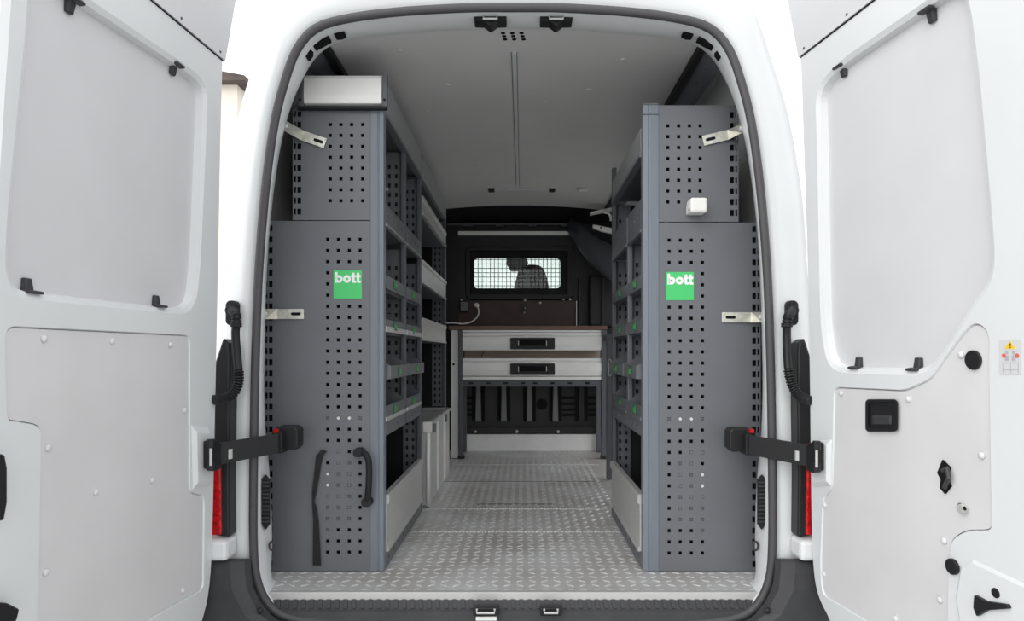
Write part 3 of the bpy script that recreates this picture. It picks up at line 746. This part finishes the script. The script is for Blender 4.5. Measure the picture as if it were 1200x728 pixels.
L = wx(706)-wx(541.5)
MB().perf((wx(541.5), wd-.008, wz(453)), (1,0,0), (0,0,1), L, wz(445.2)-wz(453), [(L*(552-541.5+i*20.3-(6 if i >= 4 else 0))/164.5, .03) for i in range(8)], [((wz(445.2)-wz(453))*.5, .014)], (), .006, (0,1,0)).build('lower_rail', STEELD, wb)
bx(wx(543), wx(705), wd, 5.09, wz(446.6), wz(445.2)).build('bench_shelf', STEELD, wb)
for a, b, yb in ((537.5, 542.3, 536.5), (704.5, 710.5, 536.5)):
    bx(wx(a), wx(b), wd-.02, wd+.03, .002, wz(387)).build('leg', STEELD, wb, bevel=.004)
    bx(wx(a), wx(b), 5.06, 5.10, .002, wz(387)).build('leg', STEELD, wb, bevel=.004)
    bx(wx(a)-.004, wx(b)+.012, wd-.024, wd+.034, .002, .02).build('foot_plate', PLAST, wb)
bx(wx(528.5), wx(537), wd+.0, wd+.02, .004, wz(387)).build('end_panel', KICK, wb)
MB().cyl((wx(531.5), wd, wz(427)), (0,-1,0), .008, .004, 10).build('panel_plug', DARK, wb)
# right side frame reaching forward
xr = .503
bx(xr-.012, xr+.10, 3.96, 4.0, .002, W(0,386,3.98).z-.03).build('side_post', STEELD, wb, bevel=.004)
bx(.575, .60, 4.0, 4.74, .82, .86).build('side_rail', STEELD, wb, bevel=.003)
q = MB(); c = W(714.5, 431, 3.955); q.box(c.x-.012, c.x-.006, 3.945, 3.958, c.z-.05, c.z+.05); q.box(c.x+.004, c.x+.010, 3.945, 3.958, c.z-.05, c.z+.05); q.box(c.x-.012, c.x+.010, 3.945, 3.958, c.z+.044, c.z+.05); q.box(c.x-.012, c.x+.010, 3.945, 3.958, c.z-.05, c.z-.044)
q.build('latch_frame', ALU, wb)

# ------------------------------------------------------------------ small fittings at the opening
def bracket(label, pts, wid, d_a, d_b, screw_end):
    """zinc strap from the pillar to the shelving end panel"""
    t = thing('fixing_strap', label, 'bracket', tuple(W(*pts[-1], d_b)), 'zinc straps tying shelving to the pillars')
    P = [W(x, y, d) for (x, y), d in zip(pts, (d_a, d_b-.004, d_b))]
    secs = []
    for i, p in enumerate(P):
        tv = (P[min(i+1, len(P)-1)]-P[max(i-1, 0)]); nr = Vector((-tv.z, 0, tv.x)).normalized()
        secs.append([p+nr*wid/2, p-nr*wid/2, p-nr*wid/2+Vector((0,.003,0)), p+nr*wid/2+Vector((0,.003,0))])
    MB().loft(secs, True, True).build('strap_plate', ZINC, t)
    e = P[-1].lerp(P[-2], .30); tv = (P[-1]-P[-2]).normalized(); nr = Vector((-tv.z, 0, tv.x))
    sl_ = [e+tv*a*.016+nr*b*.005 for a, b in ((-1,-.7),(-.7,-1),(.7,-1),(1,-.7),(1,.7),(.7,1),(-.7,1),(-1,.7))]
    MB().prism([p+Vector((0,-.0012,0)) for p in sl_], (0, .0016, 0)).build('slot', DARK, t)
    for a, b in ((-.022,-.010),(-.022,.010),(.020,-.011),(.020,.011),(-.034,0)):
        MB().dome(e+tv*a+nr*b+Vector((0,-.0003,0)), (0,-1,0), .003, .0015, 8).build('dimple', ZINC, t)
    MB().dome(P[0]+tv*.006+Vector((0,-.001,0)), (0,-1,0), .009, .006, 10).build('bolt_head', ALU, t)
bracket('bent zinc strap fixing the top of the left shelving to its pillar', [(333,147),(355,159),(381,168)], .033, 2.20, 2.291, 0)
bracket('bent zinc strap fixing the top of the right shelving to its pillar', [(871,150),(853,158),(824,165)], .033, 2.20, 2.291, 0)
bracket('straight zinc strap fixing the left shelving beside the green label', [(309,368),(325,368),(356,368)], .034, 2.21, 2.291, 0)
bracket('straight zinc strap fixing the right shelving beside the green label', [(894,372),(880,372),(846,372)], .034, 2.21, 2.291, 0)

wbx = thing('plastic_holder', 'small white plastic box stuck on the right shelving end panel', 'holder', tuple(W(818, 250, 2.29)))
a, b = W(809,249,2.24), W(829,231.5,2.24); bx(a.x, b.x, 2.235, D0-.001, a.z, b.z).build('holder_body', WPLAST, wbx, bevel=.008)
a, b = W(806,250.5,2.27), W(810,240,2.27); hk = bx(a.x, b.x, 2.25, D0-.001, a.z, b.z).build('side_tab', WPLAST, wbx, bevel=.003)
MB().cyl(W(808, 246, 2.25), (0,-1,0), .004, .002, 8).build('tab_hole', DARK, hk)

# straps on the left end panel
st = thing('hanging_strap', 'black webbing strap hanging down the left shelving end panel', 'strap', tuple(W(371, 663, 2.28)))
def ribbon(pts, d, th=.004):
    L_, R_ = [], []
    for x, y, wd_ in pts: L_.append(W(x-wd_/2, y, d)); R_.append(W(x+wd_/2, y, d))
    return MB().prism(L_+R_[::-1], (0, th, 0))
ribbon([(379,529,7),(374.5,534,8),(372.5,545,6.5),(370.5,560,6),(368,577,5),(366.8,588,2.5),(368.5,597,5),(370,612,6),(370.5,640,8),(371,663,9)], 2.286).build('webbing', RUB, st)
MB().cyl(W(378, 530, 2.286), (0,-1,0), .009, .006, 10).build('strap_stud', PLAST, st)
hn = thing('grab_handle', 'black rubber grab handle on the corner post of the left shelving', 'handle', tuple(W(428, 590, 2.28)))
hp = catmull([W(421,530,2.285), W(426,531,2.268), W(431,537,2.26), W(432.5,550,2.257), W(432,570,2.257), W(430.5,586,2.27)], 6)
MB().tube(hp, lambda t: .0105, 8).build('grip', RUB, hn, smooth=True)
for p in ((421,530), (430.5,588)): MB().loft([rrect(W(p[0]-6,0,2.28).x, W(p[0]+6,0,2.28).x, W(0,p[1]+5,2.28).z, W(0,p[1]-5,2.28).z, y, .012) for y in (2.262, 2.293)], True, True).build('handle_foot', RUB, hn)

# latch strikers in the header and in the sill
for px, nm in ((574.5, 'left'), (652, 'right')):
    c = W(px, 21, 2.11)
    t = thing('latch_striker', 'black latch striker under the header, %s of the pair' % nm, 'latch', tuple(c), 'latch strikers of the rear doorway')
    pts = [W(px+a, 21+b, 2.10) for a, b in ((-19,-3),(-11,-3),(-9,-5.5),(9,-5.5),(11,-3),(19,-3),(19,2.5),(8,3),(1,8.5),(-1,8.5),(-8,3),(-19,2.5))]
    MB().prism(pts, (0, .05, 0)).build('striker_plate', PLAST, t, bevel=.002)
    MB().tube([W(px-8,17,2.098), W(px-8,22,2.085), W(px+8,22,2.085), W(px+8,17,2.098)], .0035, 8).build('striker_bar', ALU, t)
for px, nm in ((569.5, 'left'), (645.5, 'right')):
    t = thing('sill_striker', 'black latch striker in the sill, %s of the pair' % nm, 'latch', tuple(W(px, 724, 2.04)), 'latch strikers of the rear doorway')
    a, b = W(px-15 if nm == 'left' else px-12.5, 721, 2.035), W(px+15 if nm == 'left' else px+12.5, 711, 2.035)
    bx(a.x, b.x, 2.025, 2.056, a.z, b.z).build('striker_plate', PLAST, t, bevel=.003)
    MB().tube([(a.x+.012, 2.024, b.z-.004), (a.x+.012, 2.015, b.z-.012), (b.x-.012, 2.015, b.z-.012), (b.x-.012, 2.024, b.z-.004)], .0035, 8).build('striker_bar', ALU, t)
    if nm == 'left':
        a, b = W(558, 726, 2.04), W(582, 721.5, 2.04); bx(a.x, b.x, 2.03, 2.056, a.z, b.z).build('white_plate', WPLAST, t)

# ribbed step strip and sill
sp = thing('door_sill', 'dark ribbed plastic sill strip under the floor edge', 'sill', (CX, 2.07, -.12))
pr = [(2.083, -.016), (2.066, -.040), (2.058, -.046), (2.050, -.10), (2.050, -.13), (2.095, -.13), (2.083, -.13)]
MB().prism([Vector((CX-.735, y, z)) for y, z in pr], (1.47, 0, 0)).build('sill_body', SILLM, sp, bevel=.004)
rib = MB().prism([Vector((-.006, 2.0825, -.017)), Vector((.006, 2.0825, -.017)), Vector((.010, 2.0665, -.038)), Vector((-.002, 2.0665, -.038))], (0, -.0025, .0018))
rm = None
for k in range(57):
    x = CX-.715+k*.0255
    if rm is None:
        o = rib.build('sill_rib', SILLM, sp); rm = o; base = worldloc(sp)
        o.location.x = x
    else:
        o = rm.copy(); COL.objects.link(o); o.parent = sp; o.location.x = x

# bumper
bp = thing('rear_bumper', 'black plastic rear bumper with raised corners under the doorway', 'bumper', (CX, 2.0, -.45))
MB().prism([Vector((CX-1.0, y, z)) for y, z in ((1.93,-.16),(1.90,-.20),(1.90,-.40),(1.95,-.46),(2.045,-.46),(2.045,-.14),(1.99,-.14))], (2.0, 0, 0)).build('bumper_beam', SILLM, bp, bevel=.012)
for sgn in (-1, 1):
    secs = []
    for z, xi_, xo_, y0_, y1_ in ((-.139,.585,1.02,1.985,2.056),(-.076,.672,1.02,1.99,2.056),(-.03,.735,1.02,1.995,2.056),(.04,.770,1.015,1.995,2.056),(.09,.778,1.01,2.0,2.056),(.118,.786,1.0,2.02,2.056)):
        secs.append([Vector((CX+sgn*x, y, z)) for x, y in ((xi_, y0_+.034), (xi_+.012, y0_+.012), (xi_+.05, y0_), (xo_-.10, y0_+.005), (xo_-.02, y0_+.025), (xo_, y1_), (xi_+.03, y1_))])
    MB().loft(secs, True, True).build('bumper_corner', SILLM, bp, bevel=.004)
    c = W(602+sgn*297.5, 716, 2.0); MB().dome(c, (0,-1,0), .010, .006).build('bumper_screw', PLAST, bp)

# tail lamps
for sgn, nm in ((-1, 'left'), (1, 'right')):
    t = thing('tail_lamp', 'tall tail lamp with red lens and black rim behind the %s rear door' % nm, 'lamp', (CX+sgn*.90, 2.04, .15), 'tail lamps')
    o_ = lambda px: 602+sgn*px
    loop = [W(o_(a), y, 2.03) for a, y in ((334,402),(341,396),(352,430),(352,628),(333,630),(334,560),(333,480),(333,415))]
    MB().prism(loop, (0, .06, 0)).build('lamp_housing', PLAST, t, bevel=.006)
    loop = [W(o_(a), y, 2.025) for a, y in ((343.5,520),(368,520),(368,628),(342.5,628))]
    ln = MB().prism(loop, (0, .055, 0)).build('red_lens', RED, t, bevel=.006)
    for k in range(5):
        a, b = W(o_(344.5), 575+k*10, 2.022), W(o_(352), 581+k*10, 2.022)
        bx(min(a.x,b.x), max(a.x,b.x), 2.021, 2.0245, b.z, a.z).build('lens_facet', RED, ln)
    MB().box(*sorted((W(o_(333),0,2.02).x, W(o_(366),0,2.02).x)), 2.0, 2.08, W(0,655,2.03).z, W(0,631,2.03).z).build('lamp_foot', PAINT, t, bevel=.012)

# door wiring conduits
def hose(label, pts, ds):
    t = thing('cable_conduit', label, 'conduit', tuple(W(*pts[0], ds[0])), 'corrugated conduits to the rear doors')
    P = catmull([W(x, y, d) for (x, y), d in zip(pts, ds)], 12); P = resample(P, 130)
    def r(u):
        if .22 < u < .60: return .0125
        return .0125+.0022*(1 if int(u*129) % 3 else -1)
    MB().tube(P, r, 12).build('corrugated_tube', PLAST, t, smooth=False)
    c = W(*pts[0], ds[0]+.012)
    MB().cyl(c, (0,-1,0), .020, .018, 14, r2=.015).build('grommet', RUB, t, bevel=.003)
    p = W(pts[1][0]-1, pts[1][1]+10, ds[1])
    MB().cyl(P[27]-Vector((0,0,.006)), (0,0,1), .0165, .012, 12).build('hose_collar', RUB, t)
    MB().loft([rrect(c.x-.018, c.x+.018, c.z-.045, c.z+.03, y, .015) for y in (c.y-.004, c.y+.02)], True, True).build('mounting_plate', RUB, t)
hose('black corrugated cable conduit beside the left pillar', [(272,364),(277,372),(276,392),(278,420),(280,444),(276,458),(266,466),(250,469)], [2.055,2.02,2.03,2.03,2.02,2.01,1.99,1.95])
hose('black corrugated cable conduit beside the right pillar', [(928,364),(923,374),(922,392),(923,420),(925,440),(930,455),(938,465),(950,470)], [2.055,2.02,2.03,2.03,2.02,2.01,1.99,1.95])

# ------------------------------------------------------------------ rear doors
class Door:
    def __init__(s, side):
        s.sg = -1 if side == 'left' else 1
        s.P0 = Vector((-.882, 1.95, H)) if s.sg < 0 else Vector((.822, 1.95, H))
        s.u = Vector((-.071, -1, 0)) if s.sg < 0 else Vector((.152, -1, 0))
        s.v = Vector((-s.sg*.048, 0, 1))
        s.n = s.u.cross(s.v).normalized()
        if s.n.x*s.sg > 0: s.n = -s.n             # towards the aisle
    def at(s, px, py, n=0.):
        r = Vector(((px-VX)/F, 1, (VY-py)/F)); o = Vector((0, 0, H))
        q = s.P0+s.n*n
        k = (q-o).dot(s.n)/r.dot(s.n); return o+r*k
    def loc(s, t, z, n=0.): return s.P0+s.u*t+s.v*(z-H)+s.n*n
    def loop(s, pts, rad=.03):
        return fillet([s.at(x, y, 0) for x, y in pts], rad)
    def off(s, loop, k, n):
        c = sum(loop, Vector())/len(loop); out = []
        m = len(loop)
        area = 0
        for i in range(m): area += (loop[i]-c).cross(loop[(i+1) % m]-c).dot(s.n)
        sign = 1 if area > 0 else -1
        for i, p in enumerate(loop):
            t = (loop[(i+1) % m]-loop[i-1]).normalized(); nr = t.cross(s.n)*sign
            out.append(p+nr*k+s.n*n)
        return out
def fill(outer, holes):
    bm = bmesh.new(); es = []
    for l in [outer]+holes:
        vs = [bm.verts.new(p) for p in l]
        es += [bm.edges.new((vs[i], vs[(i+1) % len(vs)])) for i in range(len(vs))]
    bmesh.ops.triangle_fill(bm, use_beauty=True, use_dissolve=False, edges=es)
    bm.verts.index_update()
    r = ([v.co.copy() for v in bm.verts], [tuple(v.index for v in f.verts) for f in bm.faces]); bm.free(); return r

def build_door(side, nm, label, hinge_px, winp, linp, clips, rivets):
    D = Door(side); sg = D.sg
    t = thing(nm, label, 'door', tuple(D.loc(.37, -.15)), kind='structure')
    # outline: hinge edge traced top to bottom, free edge at 0.75 m
    hp = [D.at(x, y) for x, y in hinge_px]
    zb, zt = -.17, 1.83
    hp = [Vector(p) for p in hp]
    free = [D.loc(.765, zb+.02), D.loc(.765, .5), D.loc(.755, 1.3), D.loc(.735, zt-.02), D.loc(.70, zt)]
    outl = chaikin(hp+[D.loc(.10, zb), D.loc(.70, zb)]+free+[D.loc(.03, zt)], 2)
    wl = D.loop(winp, .06); ll = D.loop(linp, .022)
    q = MB()
    o_in, o_out = D.off(outl, -.010, 0), D.off(outl, 0, -.010)
    back = D.off(outl, 0, -.085)
    w_top, w_mid, w_bot = D.off(wl, .016, 0), D.off(wl, .004, -.006), D.off(wl, 0, -.024)
    l_top, l_mid = D.off(ll, .004, 0), D.off(ll, .001, -.006)
    q.add(*fill(o_in, [w_top, l_top]))
    q.loft([o_in, o_out, back]); q.loft([w_top, w_mid, w_bot]); q.loft([l_top, l_mid])
    q.add(*fill(back, []))
    q.build('door_shell', PAINT, t)
    wp = D.off(wl, .012, -.024); MB().loft([wp, [p-D.n*.004 for p in wp]], True, True).build('window_panel', BOARD, t)
    lp = D.off(ll, 0, -.0035); MB().loft([lp, [p-D.n*.004 for p in lp]], True, True).build('lining_panel', LINING, t)
    # upper panel above the crossbar
    z0 = 1.562 if sg < 0 else 1.572
    up = [D.loc(.02, z0, .001), D.loc(.72, z0, .001), D.loc(.70, 1.80, .001), D.loc(-.03, 1.80, .001)]
    u = MB().prism(up, D.n*.004).build('upper_panel', BOARD, t)
    bar = [D.loc(.02, z0-.004, -.0005), D.loc(.72, z0-.004, -.0005), D.loc(.72, z0-.001, -.0005), D.loc(.02, z0-.001, -.0005)]
    MB().prism(bar, D.n*.002).build('panel_gap', DARK, t)
    for tt in (.05, .24, .43, .62): MB().dome(D.loc(tt, z0+.012, .005), D.n, .004, .003, 8).build('screw', STEELD, u)
    for x, y, up_ in clips:
        c = D.at(x, y); k = 1 if up_ else -1
        cl = MB(); zz = D.v
        cl.hexa([c+D.n*-.023+D.u*a+zz*(-k*.022) for a in (-.010, .010)]+[c+D.n*-.015+D.u*a+zz*(-k*.022) for a in (.008, -.008)],
                [c+D.n*-.023+D.u*a+zz*(k*.012) for a in (-.010, .010)]+[c+D.n*-.008+D.u*a+zz*(k*.012) for a in (.009, -.009)])
        cl.hexa([c+D.n*-.012+D.u*a+zz*(k*.0) for a in (-.018, .018)]+[c+D.n*.003+D.u*a+zz*(k*.002) for a in (.018, -.018)],
                [c+D.n*-.012+D.u*a+zz*(k*.005) for a in (-.018, .018)]+[c+D.n*.003+D.u*a+zz*(k*.008) for a in (.018, -.018)])
        cl.build('panel_clip', SILLM, t, bevel=.002)
    for x, y in rivets:
        MB().dome(D.at(x, y, -.0035), D.n, .0085, .006, 12).build('rivet', LINING, t, smooth=True)
    return D, t

# left door
DL, tl = build_door('left', 'door_1', 'open white rear door on the left with plain grey lining panels',
    [(268,-60),(263,60),(260,180),(258,300),(254,480),(251.5,600),(249,680),(240,728)],
    [(38,-38),(41,0),(37,50),(17,250),(13,335),(45,342),(190,359),(226,362),(232,300),(239,130),(240,100),(205,75),(92,0),(50,-32)],
    [(8,384),(217,394),(222,396),(222,494),(222,578),(239,582),(238,690),(170,728),(110,765),(43,800),(45,728),(48,644),(50,498),(22,493),(10,492),(9,440)],
    [(92,3,True),(211,78,True),(42,340,False),(191,357,False)],
    [(51,397),(131,400),(199,404),(216,481),(56,525),(112,577),(178,563),(53,671),(214,692)])
# right door
DR, tr = build_door('right', 'door_2', 'open white rear door on the right with pull pocket in its lining',
    [(931,-60),(936,60),(940,180),(944,300),(947,440),(948,560),(950,660),(956,700),(975,735)],
    [(961,150),(959,106),(985,78),(1085,10),(1119,-12),(1130,10),(1140,90),(1157,280),(1158,325),(1130,362),(1100,412),(1082,432),(1000,431),(974,428),(967,394),(965,364)],
    [(978,455),(1060,459),(1090,446),(1125,397),(1142,378),(1158,390),(1157,419),(1160,609),(1160,621),(1130,621),(1113,632),(1110,664),(1109,760),(1060,750),(1020,730),(964,696),(962,664),(965,584),(975,574),(977,514)],
    [(981,80,True),(1083,14,True),(999,429,False),(1068,431,False)],
    [(986,461),(1065,468),(1127,416),(1151,534),(967,592),(1107,634),(966,673),(1102,703),(1050,725)])

def disc(D, t, x, y, r, h, m, name, n0=-.0035, par=None):
    return MB().cyl(D.at(x, y, n0), D.n, r, h, 18).build(name, m, par or t, bevel=.0015)
# check strap recess block on each door, rubber stops, handles
for D, t, xs in ((DL, tl, ((223,497),(244,500),(246,570),(225,575))), (DR, tr, ((976,514),(953,516),(954,572),(975,570)))):
    lo = [D.at(x, y, .0) for x, y in xs]; cc = sum(lo, Vector())/4
    MB().loft([lo, [p.lerp(cc, .25)+D.n*.012 for p in lo]], True, True).build('check_boss', PAINT, t, bevel=.004)
# door check straps
for sgn, nm in ((-1, 'left'), (1, 'right')):
    m_ = lambda px: px if sgn < 0 else 1204-px
    dy = 0 if sgn < 0 else 2
    t = thing('door_check', 'black check strap holding the %s rear door open' % nm, 'door check', tuple(W(m_(330), 515, 2.15)), 'rear door check straps')
    a = [W(m_(326), 508+dy, 2.085), W(m_(326), 531+dy, 2.085)]; b = [W(m_(257), 519+dy, 1.955), W(m_(257), 545+dy, 1.955)]
    MB().prism([a[0], a[1], b[1], b[0]], (0, .006, 0)).build('check_arm', PLAST, t, bevel=.0015)
    c = [W(m_(x), y+dy, 1.974) for x, y in ((266,527),(271,526.5),(271,538),(266,538.5))]; MB().prism(c, (0,.01,0)).build('arm_slot', FLANGE, t)
    loop = [W(m_(x), y+dy, 2.17) for x, y in ((318,504),(326,500),(345,500),(349,504),(349,524),(345,528),(326,527),(318,520))]
    MB().prism(loop, (0, .06, 0)).build('housing', PLAST, t, bevel=.005)
    loop = [W(m_(x), y+dy, 2.128) for x, y in ((322,505),(330,508),(330,532),(322,532))]
    MB().prism(loop, (0, .06, 0)).build('arm_head', PLAST, t, bevel=.003)
    c = W(m_(323), 505, 2.12); bx(c.x-.006, c.x+.006, 2.115, 2.13, c.z-.006, c.z+.006).build('red_bush', RED, t)
    D_ = DL if sgn < 0 else DR
    lo = [D_.at(m_(x), y+dy, .0125) for x, y in ((238,517),(244,515),(251,519),(251,549),(244,552),(238,549))]
    MB().prism(lo, D_.n*.022).build('door_bracket', PLAST, t, bevel=.003)
    for py in (520, 546):
        c = D_.at(m_(247), py+dy, .040); MB().cyl(c-Vector((0,0,.012)), (0,0,1), .010, .024, 12).build('pivot_boss', PLAST, t)
    c = D_.at(m_(247), 533+dy, .044); MB().cyl(c-Vector((0,0,.03)), (0,0,1), .004, .06, 8).build('pivot_pin', ALU, t)
MB().cyl(DL.at(235.5, 285, -.02), DL.n, .013, .018, 16).build('rubber_stop', RUB, tl, bevel=.003)
MB().cyl(DR.at(963.5, 287, -.02), DR.n, .013, .018, 16).build('rubber_stop', RUB, tr, bevel=.003)
# left free edge: black latch and handle ends that reach into the frame
lo = [DL.at(x, y, .004) for x, y in ((-22,530),(-6,532),(-3,548),(-3,588),(-7,610),(-22,608))]
MB().prism(lo, DL.n*.02).build('latch_handle', PLAST, tl, bevel=.004)
lo = [DL.at(x, y, .004) for x, y in ((-22,704),(-2,706),(12,713),(8,728),(-22,735))]
MB().prism(lo, DL.n*.02).build('lower_latch', PLAST, tl, bevel=.004)
# right door fittings
def drr(x0, x1, y0, y1, n, ins=0., r=.2):
    pts = [(x0,y0),(x1,y0),(x1,y1),(x0,y1)]
    c = ((x0+x1)/2, (y0+y1)/2)
    return chaikin([DR.at(c[0]+(x-c[0])*(1-ins), c[1]+(y-c[1])*(1-ins), n) for x, y in pts], 2, True, .08)
pk = MB().loft([drr(1014,1052,468,506,-.0035), drr(1014,1052,468,506,.005), drr(1014,1052,468,506,.005,.16), drr(1014,1052,468,506,-.0,.24)], False, True).build('pull_pocket', PLAST, tr)
MB().loft([drr(1020,1046,486,499,.0005,.1), drr(1020,1046,488,499,.004,.3)], True, True).build('pocket_grip', SILLM, pk)
disc(DR, tr, 1142, 422, .020, .006, PLAST, 'round_plug'); disc(DR, tr, 1118, 664, .017, .008, PLAST, 'round_plug', 0); disc(DR, tr, 1169, 695, .010, .006, PLAST, 'round_plug', 0)
lo = [DR.at(x, y, -.0035) for x, y in ((1106,539),(1115,548),(1112,561),(1116,570),(1109,579),(1103,572),(1104,562),(1100,554))]
lv = MB().prism(lo, DR.n*.004).build('release_opening', DARK, tr)
MB().tube([DR.at(1105,552,.004), DR.at(1110,549,.008), DR.at(1112,560,.010), DR.at(1107,572,.004)], .005, 8).build('release_lever', SILLM, lv)
lk = disc(DR, tr, 1131, 596, .010, .012, ALU, 'lock_cylinder')
disc(DR, tr, 1131, 596, .0045, .002, DARK, 'key_slot', .0085, lk)
disc(DR, tr, 1126, 593, .006, .004, SILLM, 'round_plug')
lo = [DR.at(x, y, .0) for x, y in ((1147,697),(1160,704),(1186,708),(1188,713),(1162,715),(1150,722),(1146,712))]
MB().prism(lo, DR.n*.012).build('lower_latch', PLAST, tr, bevel=.002)
lo = [DR.at(x, y, .0) for x, y in ((1140,655),(1215,690),(1215,790),(1128,760),(1120,700),(1126,660))]
cc = sum(lo, Vector())/6
MB().loft([lo, [p.lerp(cc, .10)-DR.n*-.004 for p in lo]], True, True).build('latch_plate', PAINT, tr, bevel=.002)
# warning sticker
def drect(x0, x1, y0, y1, n): return [DR.at(x0,y0,n), DR.at(x1,y0,n), DR.at(x1,y1,n), DR.at(x0,y1,n)]
sk2 = MB().prism(drect(1171,1197,398,439,.0004), DR.n*.0006).build('warning_sticker', STICK, tr)
MB().prism([DR.at(1184,399.5,.001), DR.at(1190,409,.001), DR.at(1177,409,.001)], DR.n*.0004).build('warning_triangle', YELLOW, sk2)
MB().box(0,0,0,0,0,0)
ex = MB().prism(drect(1183.2,1184.6,402.5,406,.0014), DR.n*.0002); ex.prism(drect(1183.2,1184.6,406.8,408,.0014), DR.n*.0002); ex.build('exclamation_mark', DARK, sk2)
for x in (1176.5, 1192): MB().cyl(DR.at(x, 417, .001), DR.n, .0045, .0004, 12).build('red_dot', PINK, sk2)
fg = MB()
for x in (1180, 1188):
    fg.cyl(DR.at(x, 413.5, .001), DR.n, .0035, .0003, 10); fg.prism(drect(x-2.4,x+2.4,416.5,423,.001), DR.n*.0003)
for y in (411, 425, 433): fg.prism(drect(1175,1194,y,y+.7,.001), DR.n*.0003)
for x in (1175, 1184, 1193): fg.prism(drect(x,x+.7,425,437,.001), DR.n*.0003)
fg.build('figure_print', LGREY, sk2)

# ------------------------------------------------------------------ houses seen past the doors
def house(name, label, x0, x1, y0, y1, z1, ov, wallm):
    t = thing(name, label, 'building', ((x0+x1)/2, (y0+y1)/2, -.66))
    bx(x0, x1, y0, y1, -.659, z1).build('wall', wallm, t)
    xm = (x0+x1)/2
    rf = MB().prism([Vector((x0-ov, y0-ov, z1)), Vector((x1+ov, y0-ov, z1)), Vector((x1+ov, y0-ov, z1+.14)), Vector((xm, y0-ov, z1+1.0)), Vector((x0-ov, y0-ov, z1+.14))], (0, y1-y0+2*ov, 0)).build('roof', ROOF, t)
    for k in range(3):
        for j in range(3):
            yy = y0+(y1-y0)*(k+.5)/3
            for xs in (x0, x1):
                f = bx(xs-.05, xs+.05, yy-.55, yy+.55, .6+j*2.9, 2.1+j*2.9).build('window', WHITE, t)
                bx(xs-.06, xs+.06, yy-.45, yy+.45, .7+j*2.9, 2.0+j*2.9).build('pane', GLOSS, f)
    return t
house('house', 'cream rendered house with dark eaves far behind the left door', -17.0, -8.35, 20, 28, 8.6, .35, STUCCO)
t = thing('apartment_building', 'white building edge with dark balcony rails beyond the right door', 'building', (14.4, 18, -.66))
bx(13.3, 20, 16, 24, -.659, 12.5).build('wall', PAINT, t)
for z in (9.0, 9.35, 9.7, 10.9): bx(13.05, 13.3, 15.9, 22, z-.03, z+.03).build('balcony_rail', STEELD, t)
bx(12.9, 20.3, 15.6, 24.4, 12.5, 12.8).build('roof', FLANGE, t)
